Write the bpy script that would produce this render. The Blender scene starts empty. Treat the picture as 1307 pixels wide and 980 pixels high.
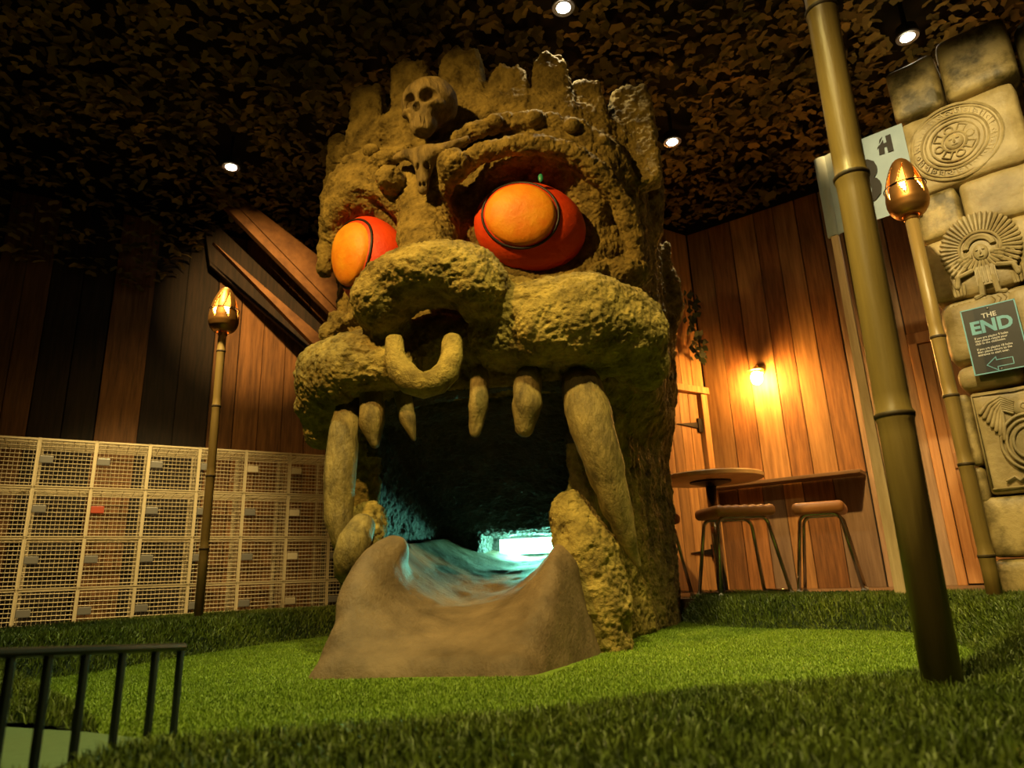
import bpy, bmesh, math, random
import numpy as np
from mathutils import Vector, Matrix

# ------------------------------------------------------------------ camera
SC = bpy.context.scene
COL = SC.collection
FPX, IW, IH = 870.0, 1307.0, 980.0
PITCH, ROLL = math.radians(16.0), math.radians(2.2)
CAM = np.array([0.0, 0.0, 0.26])
_f = np.array([0, math.cos(PITCH), math.sin(PITCH)])
_u0 = np.array([0, -math.sin(PITCH), math.cos(PITCH)])
_r0 = np.array([1.0, 0, 0])
CR = math.cos(ROLL) * _r0 - math.sin(ROLL) * _u0
CU = math.sin(ROLL) * _r0 + math.cos(ROLL) * _u0

cam_d = bpy.data.cameras.new('camera')
cam = bpy.data.objects.new('camera', cam_d)
COL.objects.link(cam)
M = Matrix.Identity(4)
for i in range(3):
    M[i][0], M[i][1], M[i][2], M[i][3] = CR[i], CU[i], -_f[i], CAM[i]
cam.matrix_world = M
cam_d.sensor_width = 36.0
cam_d.lens = 36.0 * FPX / IW
cam_d.clip_start = 0.02
cam_d.dof.use_dof = True
cam_d.dof.focus_distance = 2.7
cam_d.dof.aperture_fstop = 3.2
SC.camera = cam

# ------------------------------------------------------------------ world, exposure, large lights
w = bpy.data.worlds.new('world'); SC.world = w; w.use_nodes = True
w.node_tree.nodes['Background'].inputs[0].default_value = (0.9, 0.72, 0.45, 1)
w.node_tree.nodes['Background'].inputs[1].default_value = 0.008
vs = SC.view_settings
vs.view_transform = 'Standard'; vs.look = 'None'; vs.exposure = 0.0; vs.gamma = 1.0
vs.use_curve_mapping = False


def spot(name, loc, target, energy, color, size=50, blend=0.6, radius=0.05):
    d = bpy.data.lights.new(name, 'SPOT'); o = bpy.data.objects.new(name, d); COL.objects.link(o)
    d.energy = energy; d.color = color; d.spot_size = math.radians(size); d.spot_blend = blend
    d.shadow_soft_size = radius
    o.location = loc
    o.rotation_euler = (Vector(target) - Vector(loc)).to_track_quat('-Z', 'Y').to_euler()
    return o


def point(name, loc, energy, color, radius=0.03):
    d = bpy.data.lights.new(name, 'POINT'); o = bpy.data.objects.new(name, d); COL.objects.link(o)
    d.energy = energy; d.color = color; d.shadow_soft_size = radius; o.location = loc
    return o


WARM = (1.0, 0.61, 0.17)
AMBER = (1.0, 0.46, 0.09)
WHITE = (1.0, 0.84, 0.56)
# track spots on the ceiling in front of the head and over the lawn, plus an added canopy fill
spot('key_spot', (-1.45, 0.85, 2.95), (-0.28, 2.7, 1.45), 390, WARM, 70, 1.0, 0.04)
spot('lawn_spot', (0.0, 0.8, 2.95), (0.05, 1.95, 0), 380, (1.0, 0.82, 0.26), 70, 0.8, 0.06)
spot('lawn_right_spot', (1.2, 1.9, 2.95), (1.2, 2.5, 0), 230, (1.0, 0.82, 0.28), 50, 0.8, 0.06)
spot('lawn_left_spot', (-1.35, 2.0, 2.95), (-1.2, 2.7, 0), 130, (0.85, 0.95, 0.50), 50, 0.8, 0.06)
spot('locker_spot', (-1.7, 3.0, 2.95), (-2.45, 4.45, 0.30), 560, (1.0, 0.72, 0.28), 50, 0.9, 0.06)
spot('pillar_spot', (0.75, 1.15, 2.95), (2.2, 2.85, 1.55), 330, (1.0, 0.76, 0.34), 52, 0.7, 0.03)
spot('seating_spot', (1.75, 2.9, 2.95), (2.05, 5.0, 0.45), 620, (1.0, 0.58, 0.18), 46, 0.9, 0.04)
spot('canopy_fill', (-0.95, 2.5, 2.93), (-1.95, 4.9, 2.5), 560, (1.0, 0.58, 0.18), 30, 0.9, 0.04)  # added fill with no fixture of its own, brightens the canopy boards
spot('entrance_spot', (-0.7, -0.6, 2.95), (0.9, 1.55, 0.5), 110, (1.0, 0.72, 0.30), 50, 0.8, 0.05)

# ------------------------------------------------------------------ helpers
rng = np.random.default_rng(7)
random.seed(7)


def V3(p):
    return np.array(p, float)


def ray(x, y):
    return _f + (x - IW / 2) / FPX * CR + (IH / 2 - y) / FPX * CU


def at_y(x, y, Y):
    d = ray(x, y); return CAM + d * (Y - CAM[1]) / d[1]


def at_z(x, y, z):
    d = ray(x, y); return CAM + d * (z - CAM[2]) / d[2]


def at_pl(x, y, p, n):
    d = ray(x, y); return CAM + d * np.dot(V3(p) - CAM, n) / np.dot(d, n)


# ---- materials
MATS = {}


def mat(name, col, col2=None, rough=0.7, scale=8.0, stretch=(1, 1, 1), bump=0.0, bscale=60.0, metal=0.0,
        emit=None, estr=0.0, vary=0.0, coat=0.0, thr=(0.35, 0.65), island=0.0, spec=0.5, trans=0.0, detail=6.0, bdist=0.01, voro=0.0, brough=0.65, bdetail=5.0):
    if name in MATS:
        return MATS[name]
    m = bpy.data.materials.new(name); m.use_nodes = True
    N = m.node_tree.nodes; L = m.node_tree.links
    b = N['Principled BSDF']
    b.inputs['Roughness'].default_value = rough
    b.inputs['Metallic'].default_value = metal
    b.inputs['Specular IOR Level'].default_value = spec
    if coat: b.inputs['Coat Weight'].default_value = coat
    if trans: b.inputs['Transmission Weight'].default_value = trans
    b.inputs['Base Color'].default_value = (*col, 1)
    tc = N.new('ShaderNodeTexCoord'); mp = N.new('ShaderNodeMapping')
    mp.inputs['Scale'].default_value = stretch
    L.new(tc.outputs['Object'], mp.inputs['Vector'])
    vec = mp.outputs['Vector']
    if vary:
        oi = N.new('ShaderNodeObjectInfo')
        ad = N.new('ShaderNodeVectorMath'); ad.operation = 'ADD'
        mul = N.new('ShaderNodeMath'); mul.operation = 'MULTIPLY'; mul.inputs[1].default_value = 37.0
        L.new(oi.outputs['Random'], mul.inputs[0]); L.new(vec, ad.inputs[0]); L.new(mul.outputs[0], ad.inputs[1])
        vec = ad.outputs[0]
    cur = None
    if col2 is not None:
        nz = N.new('ShaderNodeTexNoise'); nz.inputs['Scale'].default_value = scale; nz.inputs['Detail'].default_value = detail
        nz.inputs['Roughness'].default_value = 0.62
        L.new(vec, nz.inputs['Vector'])
        rp = N.new('ShaderNodeValToRGB')
        rp.color_ramp.elements[0].position = thr[0]; rp.color_ramp.elements[0].color = (*col, 1)
        rp.color_ramp.elements[1].position = thr[1]; rp.color_ramp.elements[1].color = (*col2, 1)
        L.new(nz.outputs['Fac'], rp.inputs['Fac']); cur = rp.outputs['Color']
    if vary or island:
        hs = N.new('ShaderNodeHueSaturation')
        if cur: L.new(cur, hs.inputs['Color'])
        else: hs.inputs['Color'].default_value = (*col, 1)
        mr = N.new('ShaderNodeMapRange')
        k = vary or island
        mr.inputs['To Min'].default_value = 1 - k; mr.inputs['To Max'].default_value = 1 + k
        if island:
            ge = N.new('ShaderNodeNewGeometry'); L.new(ge.outputs['Random Per Island'], mr.inputs['Value'])
        else:
            L.new(oi.outputs['Random'], mr.inputs['Value'])
        L.new(mr.outputs[0], hs.inputs['Value']); cur = hs.outputs['Color']
    if cur: L.new(cur, b.inputs['Base Color'])
    if bump:
        nb = N.new('ShaderNodeTexNoise'); nb.inputs['Scale'].default_value = bscale; nb.inputs['Detail'].default_value = 5
        nb.inputs['Roughness'].default_value = brough; nb.inputs['Detail'].default_value = bdetail
        L.new(vec, nb.inputs['Vector'])
        bm_ = N.new('ShaderNodeBump'); bm_.inputs['Strength'].default_value = bump; bm_.inputs['Distance'].default_value = bdist
        h = nb.outputs['Fac']
        if voro:
            vo = N.new('ShaderNodeTexVoronoi'); vo.inputs['Scale'].default_value = voro
            L.new(vec, vo.inputs['Vector'])
            mm = N.new('ShaderNodeMath'); mm.operation = 'MULTIPLY_ADD'; mm.inputs[1].default_value = 0.5
            L.new(vo.outputs['Distance'], mm.inputs[0]); L.new(h, mm.inputs[2]); h = mm.outputs[0]
        L.new(h, bm_.inputs['Height']); L.new(bm_.outputs[0], b.inputs['Normal'])
    if emit:
        b.inputs['Emission Color'].default_value = (*emit, 1); b.inputs['Emission Strength'].default_value = estr
    MATS[name] = m
    return m


# ---- objects
def link(name, me, m=None, parent=None, loc=None, rot=None):
    o = bpy.data.objects.new(name, me); COL.objects.link(o)
    if m is not None and me is not None and len(me.materials) == 0: me.materials.append(m)
    if parent is not None: o.parent = parent
    if loc is not None: o.location = Vector(tuple(float(v) for v in loc))
    if rot is not None: o.rotation_euler = rot
    return o


def tag(o, label=None, cat=None, group=None, kind=None):
    if label: o['label'] = label
    if cat: o['category'] = cat
    if group: o['group'] = group
    if kind: o['kind'] = kind
    return o


def empty(name, loc, rz=0.0, label=None, cat=None, group=None):
    o = bpy.data.objects.new(name, None); COL.objects.link(o)
    o.empty_display_size = 0.1
    o.location = Vector(tuple(float(v) for v in loc)); o.rotation_euler = (0, 0, rz)
    return tag(o, label, cat, group)


def copy_tree(o, parent=None):
    c = o.copy(); COL.objects.link(c); c.parent = parent
    for k in ('label', 'category', 'group'):
        if parent is None and k in c: del c[k]
    for ch in list(o.children): copy_tree(ch, c)
    return c


class MB:
    """collects plain shapes into one mesh"""
    def __init__(s): s.v = []; s.f = []; s.smooth = False

    def add(s, v, f):
        n = len(s.v); s.v += [tuple(float(c) for c in p) for p in v]; s.f += [tuple(i + n for i in q) for q in f]; return s

    def box(s, lo, hi, mtx=None):
        x0, y0, z0 = lo; x1, y1, z1 = hi
        v = [(x0, y0, z0), (x1, y0, z0), (x1, y1, z0), (x0, y1, z0), (x0, y0, z1), (x1, y0, z1), (x1, y1, z1), (x0, y1, z1)]
        if mtx is not None: v = [tuple(mtx @ Vector(p)) for p in v]
        return s.add(v, [(0, 3, 2, 1), (4, 5, 6, 7), (0, 1, 5, 4), (1, 2, 6, 5), (2, 3, 7, 6), (3, 0, 4, 7)])

    def tube(s, pts, rad, n=10, cap=True, round_ends=False):
        P = [V3(p) for p in pts]
        if np.isscalar(rad): rad = [rad] * len(P)
        rad = list(rad)
        if round_ends:
            def capp(p, d, r):
                return [(p + d * r * math.sin(a), r * math.cos(a)) for a in (0.5, 1.0, 1.35)]
            d0 = P[0] - P[1]; d0 /= np.linalg.norm(d0); d1 = P[-1] - P[-2]; d1 /= np.linalg.norm(d1)
            a = capp(P[0], d0, rad[0])[::-1]; b = capp(P[-1], d1, rad[-1])
            P = [q for q, _ in a] + P + [q for q, _ in b]; rad = [r for _, r in a] + rad + [r for _, r in b]
        T = []
        for i in range(len(P)):
            t = P[min(i + 1, len(P) - 1)] - P[max(i - 1, 0)]; T.append(t / (np.linalg.norm(t) + 1e-9))
        ref = np.array([0, 0, 1.0]) if abs(T[0][2]) < 0.9 else np.array([1.0, 0, 0])
        nrm = np.cross(T[0], ref); nrm /= np.linalg.norm(nrm)
        vs_, fs = [], []
        for i, p in enumerate(P):
            nrm = nrm - T[i] * np.dot(nrm, T[i]); nrm /= np.linalg.norm(nrm)
            bn = np.cross(T[i], nrm)
            for k in range(n):
                a = 2 * math.pi * k / n
                vs_.append(p + rad[i] * (math.cos(a) * nrm + math.sin(a) * bn))
        for i in range(len(P) - 1):
            for k in range(n):
                a, b = i * n + k, i * n + (k + 1) % n
                fs.append((a, b, b + n, a + n))
        if cap:
            fs.append(tuple(range(n))[::-1]); fs.append(tuple((len(P) - 1) * n + k for k in range(n)))
        return s.add(vs_, fs)

    def lathe(s, prof, n=24, c=(0, 0, 0)):
        vs_, fs = [], []
        for r, z in prof:
            for k in range(n):
                a = 2 * math.pi * k / n
                vs_.append((c[0] + r * math.cos(a), c[1] + r * math.sin(a), c[2] + z))
        for i in range(len(prof) - 1):
            for k in range(n):
                a, b = i * n + k, i * n + (k + 1) % n
                fs.append((a, b, b + n, a + n))
        fs.append(tuple(range(n))[::-1]); fs.append(tuple((len(prof) - 1) * n + k for k in range(n)))
        return s.add(vs_, fs)

    def ell(s, c, r, n=12, m=8, mtx=None):
        vs_, fs = [], []
        for i in range(m + 1):
            t = math.pi * i / m
            for k in range(n):
                a = 2 * math.pi * k / n
                p = Vector((r[0] * math.sin(t) * math.cos(a), r[1] * math.sin(t) * math.sin(a), r[2] * math.cos(t)))
                if mtx is not None: p = mtx @ p
                vs_.append((c[0] + p[0], c[1] + p[1], c[2] + p[2]))
        for i in range(m):
            for k in range(n):
                a, b = i * n + k, i * n + (k + 1) % n
                fs.append((a, a + n, b + n, b))
        return s.add(vs_, fs)

    def prism(s, poly, z0, z1):
        n = len(poly)
        return s.add([(*p, z0) for p in poly] + [(*p, z1) for p in poly],
                     [tuple(range(n))[::-1], tuple(range(n, 2 * n))] + [(i, (i + 1) % n, n + (i + 1) % n, n + i) for i in range(n)])

    def mesh(s, name='m', smooth=False, bevel=0.0):
        me = bpy.data.meshes.new(name); me.from_pydata(s.v, [], s.f)
        bm = bmesh.new(); bm.from_mesh(me)
        if bevel:
            bmesh.ops.bevel(bm, geom=bm.edges[:], offset=bevel, segments=2, affect='EDGES', profile=0.6)
        bmesh.ops.recalc_face_normals(bm, faces=bm.faces[:])
        bm.to_mesh(me); bm.free()
        if smooth or s.smooth:
            me.polygons.foreach_set('use_smooth', [True] * len(me.polygons))
        me.update()
        return me

    def build(s, name, m, parent=None, loc=None, rot=None, smooth=False, bevel=0.0):
        return link(name, s.mesh(name, smooth, bevel), m, parent, loc, rot)


def autosmooth(o, ang=40):
    me = o.data
    me.polygons.foreach_set('use_smooth', [True] * len(me.polygons))
    me.set_sharp_from_angle(angle=math.radians(ang))
    return o


def np_mesh(name, V, Fq, smooth=True):
    me = bpy.data.meshes.new(name)
    V = np.asarray(V, np.float32); Fq = np.asarray(Fq, np.int32); k = Fq.shape[1]
    me.vertices.add(len(V)); me.vertices.foreach_set('co', V.ravel())
    me.loops.add(Fq.size); me.loops.foreach_set('vertex_index', Fq.ravel())
    me.polygons.add(len(Fq)); me.polygons.foreach_set('loop_start', np.arange(0, Fq.size, k, dtype=np.int32))
    me.update(calc_edges=True)
    if smooth: me.polygons.foreach_set('use_smooth', [True] * len(Fq))
    return me


# ---- value noise
_NZ = np.random.default_rng(3).random((32, 32, 32)).astype(np.float32) * 2 - 1


def vnoise(P, s):
    Q = np.asarray(P, np.float32) * s + 100.0
    I = np.floor(Q).astype(np.int32); T = Q - I; T = T * T * (3 - 2 * T); I &= 31; J = (I + 1) & 31
    x, y, z = T[:, 0], T[:, 1], T[:, 2]
    g = lambda a, b, c: _NZ[a[:, 0], b[:, 1], c[:, 2]]
    l = lambda a, b, t: a + (b - a) * t
    return l(l(l(g(I, I, I), g(J, I, I), x), l(g(I, J, I), g(J, J, I), x), y),
             l(l(g(I, I, J), g(J, I, J), x), l(g(I, J, J), g(J, J, J), x), y), z)


def subdivide(V, Q):
    """one step of smooth-ish quad subdivision"""
    E = np.sort(np.concatenate([Q[:, [0, 1]], Q[:, [1, 2]], Q[:, [2, 3]], Q[:, [3, 0]]]), axis=1)
    key = E[:, 0].astype(np.int64) * len(V) + E[:, 1]
    u, inv = np.unique(key, return_inverse=True)
    a, b = (u // len(V)).astype(np.int64), (u % len(V)).astype(np.int64)
    n0, ne, nq = len(V), len(u), len(Q)
    V2 = np.concatenate([V, (V[a] + V[b]) / 2, V[Q].mean(1)])
    e = (inv + n0).reshape(4, nq); c = n0 + ne + np.arange(nq)
    Q2 = np.concatenate([np.stack([Q[:, i], e[i], c, e[i - 1]], 1) for i in range(4)])
    return V2, Q2


# ---- signed-distance sculpting
class Sculpt:
    def __init__(s, lo, hi, h):
        s.lo = V3(lo); s.h = h
        s.n = np.ceil((V3(hi) - s.lo) / h).astype(int) + 1
        s.ax = [(s.lo[i] + h * np.arange(s.n[i])).astype(np.float32) for i in range(3)]
        s.D = np.full(s.n, 1.0, np.float32)

    def _blk(s, lo, hi):
        sl = []
        for i in range(3):
            a = int(np.clip(math.floor((lo[i] - s.lo[i]) / s.h), 0, s.n[i] - 1)); b = int(np.clip(math.ceil((hi[i] - s.lo[i]) / s.h) + 1, a + 1, s.n[i]))
            sl.append(slice(a, b))
        X, Y, Z = np.meshgrid(s.ax[0][sl[0]], s.ax[1][sl[1]], s.ax[2][sl[2]], indexing='ij')
        return tuple(sl), X, Y, Z

    def op(s, fn, lo, hi, k=0.03, sub=False):
        pad = k + 4 * s.h
        sl, X, Y, Z = s._blk(V3(lo) - pad, V3(hi) + pad)
        d = fn(X, Y, Z).astype(np.float32); A = s.D[sl]
        if sub:
            d = -d; hh = np.maximum(k - np.abs(A - d), 0) / k; s.D[sl] = np.maximum(A, d) + hh * hh * k * 0.25
        else:
            hh = np.maximum(k - np.abs(A - d), 0) / k; s.D[sl] = np.minimum(A, d) - hh * hh * k * 0.25

    def ell(s, c, r, k=0.03, sub=False, rot=None):
        c = V3(c); r = V3(r) if not np.isscalar(r) else V3([r] * 3)
        Rm = np.array((rot or Matrix.Identity(3)).to_3x3()).T if rot is not None else np.eye(3)

        def fn(X, Y, Z):
            x, y, z = X - c[0], Y - c[1], Z - c[2]
            p = [Rm[i, 0] * x + Rm[i, 1] * y + Rm[i, 2] * z for i in range(3)]
            k0 = np.sqrt(sum((p[i] / r[i]) ** 2 for i in range(3))) + 1e-6
            k1 = np.sqrt(sum((p[i] / r[i] ** 2) ** 2 for i in range(3))) + 1e-6
            return k0 * (k0 - 1) / k1
        m = r.max(); s.op(fn, c - m, c + m, k, sub)

    def tube(s, pts, rad, k=0.03, sub=False):
        P = [V3(p) for p in pts]; rad = [rad] * len(P) if np.isscalar(rad) else rad

        def fn(X, Y, Z):
            out = None
            for i in range(len(P) - 1):
                a, ab = P[i], P[i + 1] - P[i]; L2 = float(ab @ ab)
                t = np.clip(((X - a[0]) * ab[0] + (Y - a[1]) * ab[1] + (Z - a[2]) * ab[2]) / L2, 0, 1)
                d = np.sqrt((X - a[0] - ab[0] * t) ** 2 + (Y - a[1] - ab[1] * t) ** 2 + (Z - a[2] - ab[2] * t) ** 2) - (rad[i] + (rad[i + 1] - rad[i]) * t)
                out = d if out is None else np.minimum(out, d)
            return out
        R_ = max(rad); A = np.array(P); s.op(fn, A.min(0) - R_, A.max(0) + R_, k, sub)

    def hull(s, planes, zlo, zhi, rnd, lo, hi, k=0.05, sub=False):
        """convex plan polygon given as half planes (nx, ny, d) extruded in z, edges rounded"""
        def fn(X, Y, Z):
            out = np.maximum(zlo + rnd - Z, Z - zhi + rnd)
            acc = np.maximum(out, 0) ** 2; mx = out
            g = None
            for nx, ny, dd in planes:
                q = X * nx + Y * ny - dd + rnd
                if g is None: g = q
                else:
                    h_ = np.maximum(rnd - np.abs(g - q), 0) / rnd; g = np.maximum(g, q) + h_ * h_ * rnd * 0.25
            return np.minimum(np.maximum(g, out), 0) + np.sqrt(np.maximum(g, 0) ** 2 + np.maximum(out, 0) ** 2) - rnd
        s.op(fn, lo, hi, k, sub)

    def mesh(s, name, noise=((0.0, 1),), grit=0.0):
        D = s.D; n = s.n
        S = D < 0
        cnt = np.zeros(n - 1, np.int8); acc = np.zeros((*(n - 1), 3), np.float32)
        for ax in range(3):
            o1, o2 = [i for i in range(3) if i != ax]
            a = [slice(None)] * 3; b = [slice(None)] * 3
            a[ax] = slice(0, -1); b[ax] = slice(1, None)
            da, db = D[tuple(a)], D[tuple(b)]
            cr = (da < 0) != (db < 0)
            t = np.where(cr, da / np.where(cr, da - db, 1), 0)
            for i in (0, 1):
                for j in (0, 1):
                    sl = [slice(None)] * 3
                    sl[o1] = slice(i, n[o1] - 1 + i); sl[o2] = slice(j, n[o2] - 1 + j)
                    c = cr[tuple(sl)]; cnt += c
                    acc[..., ax] += np.where(c, t[tuple(sl)], 0)
                    if i: acc[..., o1] += c
                    if j: acc[..., o2] += c
        act = cnt > 0
        idx = np.full(n - 1, -1, np.int32); cells = np.argwhere(act); idx[act] = np.arange(len(cells))
        V = s.lo + (cells + acc[act] / cnt[act][:, None]) * s.h
        Q = []
        for ax in range(3):
            o1, o2 = (ax + 1) % 3, (ax + 2) % 3
            a = [slice(None)] * 3; b = [slice(None)] * 3
            a[ax] = slice(0, -1); b[ax] = slice(1, None)
            sa, sb = S[tuple(a)], S[tuple(b)]
            E = np.argwhere(sa != sb)
            E = E[(E[:, o1] > 0) & (E[:, o1] < n[o1] - 1) & (E[:, o2] > 0) & (E[:, o2] < n[o2] - 1)]
            fl = sa[tuple(E.T)]

            def g(i, j):
                F_ = E.copy(); F_[:, o1] -= i; F_[:, o2] -= j; return idx[tuple(F_.T)]
            q = np.stack([g(1, 1), g(0, 1), g(0, 0), g(1, 0)], 1)
            q[~fl] = q[~fl][:, ::-1]
            Q.append(q)
        Q = np.concatenate(Q); Q = Q[(Q >= 0).all(1)]
        # normals from the field for the rough surface displacement
        gi = np.clip(np.round((V - s.lo) / s.h).astype(int), 1, n - 2)
        G = np.stack([D[gi[:, 0] + 1, gi[:, 1], gi[:, 2]] - D[gi[:, 0] - 1, gi[:, 1], gi[:, 2]],
                      D[gi[:, 0], gi[:, 1] + 1, gi[:, 2]] - D[gi[:, 0], gi[:, 1] - 1, gi[:, 2]],
                      D[gi[:, 0], gi[:, 1], gi[:, 2] + 1] - D[gi[:, 0], gi[:, 1], gi[:, 2] - 1]], 1)
        G /= np.linalg.norm(G, axis=1)[:, None] + 1e-6
        d = sum(a_ * vnoise(V, f_) for a_, f_ in noise)
        V = V + G * d[:, None]
        if grit:
            V, Q = subdivide(V, Q)
            Nn = np.zeros_like(V); fn_ = np.cross(V[Q[:, 2]] - V[Q[:, 0]], V[Q[:, 3]] - V[Q[:, 1]])
            for c_ in range(4): np.add.at(Nn, Q[:, c_], fn_)
            Nn /= np.linalg.norm(Nn, axis=1)[:, None] + 1e-12
            a_, b_, c_ = vnoise(V, 31.0), vnoise(V + 5.3, 62.0), vnoise(V + 9.1, 95.0)
            pit = -np.maximum(0, np.abs(b_) - 0.35) * 1.6 + 0.28 * a_ + 0.75 * c_ - 0.9 * np.maximum(0, 0.12 - np.abs(vnoise(V + 2.7, 17.0))) * 6 * (vnoise(V + 7.7, 6.0) > 0.1)
            V = V + Nn * (grit * pit)[:, None]
        return np_mesh(name, V, Q)
# ------------------------------------------------------------------ materials of the place
m_black = mat('blackout', (0.006, 0.005, 0.004), rough=0.9)
m_wood_brown = mat('barn_board_brown', (0.11, 0.046, 0.012), (0.31, 0.14, 0.040), rough=0.72, scale=5, stretch=(9, 9, 0.7), bump=0.35, bscale=9, vary=0.38, thr=(0.3, 0.72))
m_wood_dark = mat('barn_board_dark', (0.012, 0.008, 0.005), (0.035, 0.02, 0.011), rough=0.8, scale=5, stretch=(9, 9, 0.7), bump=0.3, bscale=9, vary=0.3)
m_wood_tan = mat('barn_board_tan', (0.20, 0.095, 0.028), (0.50, 0.27, 0.09), rough=0.65, scale=4, stretch=(9, 9, 0.6), bump=0.3, bscale=9, vary=0.35, thr=(0.3, 0.72))
m_wood_grey = mat('barn_board_weathered', (0.16, 0.10, 0.055), (0.34, 0.235, 0.14), rough=0.75, scale=4, stretch=(9, 9, 0.6), bump=0.3, bscale=9, vary=0.3, thr=(0.3, 0.72))
m_wood_orange = mat('door_wood', (0.34, 0.15, 0.045), (0.50, 0.25, 0.085), rough=0.5, scale=4, stretch=(9, 9, 0.6), bump=0.2, bscale=9, vary=0.2)
m_wood_pale = mat('pale_trim_wood', (0.42, 0.30, 0.17), (0.62, 0.48, 0.30), rough=0.6, scale=5, stretch=(7, 7, 0.6), bump=0.2, bscale=10)

D_L = np.array([math.sin(math.radians(58)), math.cos(math.radians(58)), 0.0])   # along the locker wall
N_L = np.array([D_L[1], -D_L[0], 0.0])                                           # its normal, into the room
LP = np.array([-1.36, 5.2, 0.0])                                                 # a point on the locker fronts
WL = LP - 0.42 * N_L                                                             # a point on the wall behind them
CORNER = np.array([1.578, 5.40, 0.0])
D_R = np.array([math.sin(math.radians(126)), math.cos(math.radians(126)), 0.0])  # along the bar wall, away from the corner
N_R = np.array([-abs(D_R[1]), -D_R[0], 0.0])
CEIL = 3.2
DECK = 0.12

m_floor = mat('dark_floor', (0.02, 0.016, 0.012), (0.04, 0.03, 0.022), rough=0.6, scale=3)
tag(MB().prism([(-7, -3), (8, -3), (8, 11), (-7, 11)], -0.12, -0.012).build('floor', m_floor), 'dark floor of the golf hall beneath the turf', kind='structure')
tag(MB().prism([(0.92, 4.05), (1.42, 3.66), (1.95, 3.42), (2.7, 3.0), (4.2, 1.8), (6, 3), (6, 3.2), (1.6, 5.5), (0.5, 4.8), (0.7, 4.3)], -0.012, DECK).build('floor_deck', mat('deck_boards', (0.12, 0.07, 0.03), (0.2, 0.12, 0.055), rough=0.6, scale=4, stretch=(1, 8, 1))), 'raised floor of the seating corner', kind='structure')
tag(MB().prism([(-7, -3), (8, -3), (8, 11), (-7, 11)], CEIL + 0.12, CEIL + 0.2).build('ceiling', m_black), 'black ceiling above the camouflage net', kind='structure')


def mtx_dir(o, d, n):
    """local x along d, local y along -n (into the wall), z up"""
    return Matrix(((d[0], -n[0], 0, o[0]), (d[1], -n[1], 0, o[1]), (0, 0, 1, o[2]), (0, 0, 0, 1)))


def wall(name, label, o, d, n, l0, l1, h):
    b = MB().box((l0, 0.03, 0), (l1, 0.10, h)).build(name, m_black)
    b.matrix_world = mtx_dir(o, d, n)
    return tag(b, label, kind='structure')


def plank(parent, x0, x1, z0, z1, m, t=0.025, name='plank', y=0.03):
    wv = (x1 - x0) / 2
    b = MB().box((-wv, -t, 0), (wv, 0, z1 - z0))
    return b.build(name, m, parent, loc=((x0 + x1) / 2, y, z0), rot=(0, random.uniform(-0.0012, 0.0012), 0), bevel=0.003)


wall_left = wall('wall_left', 'board wall of alternating brown and black planks behind the lockers', WL, D_L, N_L, -4.2, 4.3, CEIL + 0.1)
# boards: brown where the photo shows brown, black boards between
edges = [(-4.1, -3.6, 1), (-3.6, -3.15, 0), (-3.15, -2.6, 1), (-2.6, -2.33, 0), (-2.33, -2.02, 1), (-2.02, -1.63, 0), (-1.63, -1.36, 1), (-1.36, -0.90, 0), (-0.90, 0.02, 1), (0.02, 0.30, 0)]
for a, b_, br in edges:
    n_ = max(1, round((b_ - a) / (0.185 if br else 0.22)))
    for i in range(n_):
        x0 = a + (b_ - a) * i / n_; x1 = a + (b_ - a) * (i + 1) / n_
        plank(wall_left, x0 + 0.003, x1 - 0.003, 0, 3.1, m_wood_brown if br else m_wood_dark, t=0.03 if br else 0.012)
x = 0.30
while x < 2.0:
    wd = random.uniform(0.17, 0.24); plank(wall_left, x, x + wd - 0.005, 0, 3.1, m_wood_brown); x += wd

wall_right = wall('wall_right', 'plank wall of warm brown boards behind the round table', CORNER, D_R, N_R, 0.0, 3.8, CEIL + 0.1)
TT, BB, GG = m_wood_tan, m_wood_brown, m_wood_grey
for x0, x1, m in [(0.0, 0.19, TT), (0.19, 0.375, BB), (0.375, 0.575, TT), (0.575, 0.73, BB), (0.73, 0.90, TT), (0.90, 1.075, BB)]:
    plank(wall_right, x0 + 0.003, x1 - 0.003, 0.895, 3.1, m)
for x0, x1, m in [(0.0, 0.16, BB), (0.16, 0.345, BB), (0.345, 0.50, GG), (0.50, 0.64, TT), (0.64, 0.85, BB), (0.85, 1.075, GG)]:
    plank(wall_right, x0 + 0.003, x1 - 0.003, DECK, 0.885, m)
for x0, x1, m in [(1.08, 1.21, GG), (1.21, 1.35, BB), (1.35, 1.48, GG)]:
    plank(wall_right, x0 + 0.003, x1 - 0.003, DECK, 3.1, m)
for k_ in range(8):
    plank(wall_right, 2.18 + k_ * 0.19, 2.18 + (k_ + 1) * 0.19 - 0.004, DECK, 3.1, BB)
for k_ in range(4):
    plank(wall_right, 1.483 + k_ * 0.174, 1.483 + (k_ + 1) * 0.174 - 0.004, 1.80, 3.1, BB)

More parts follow.
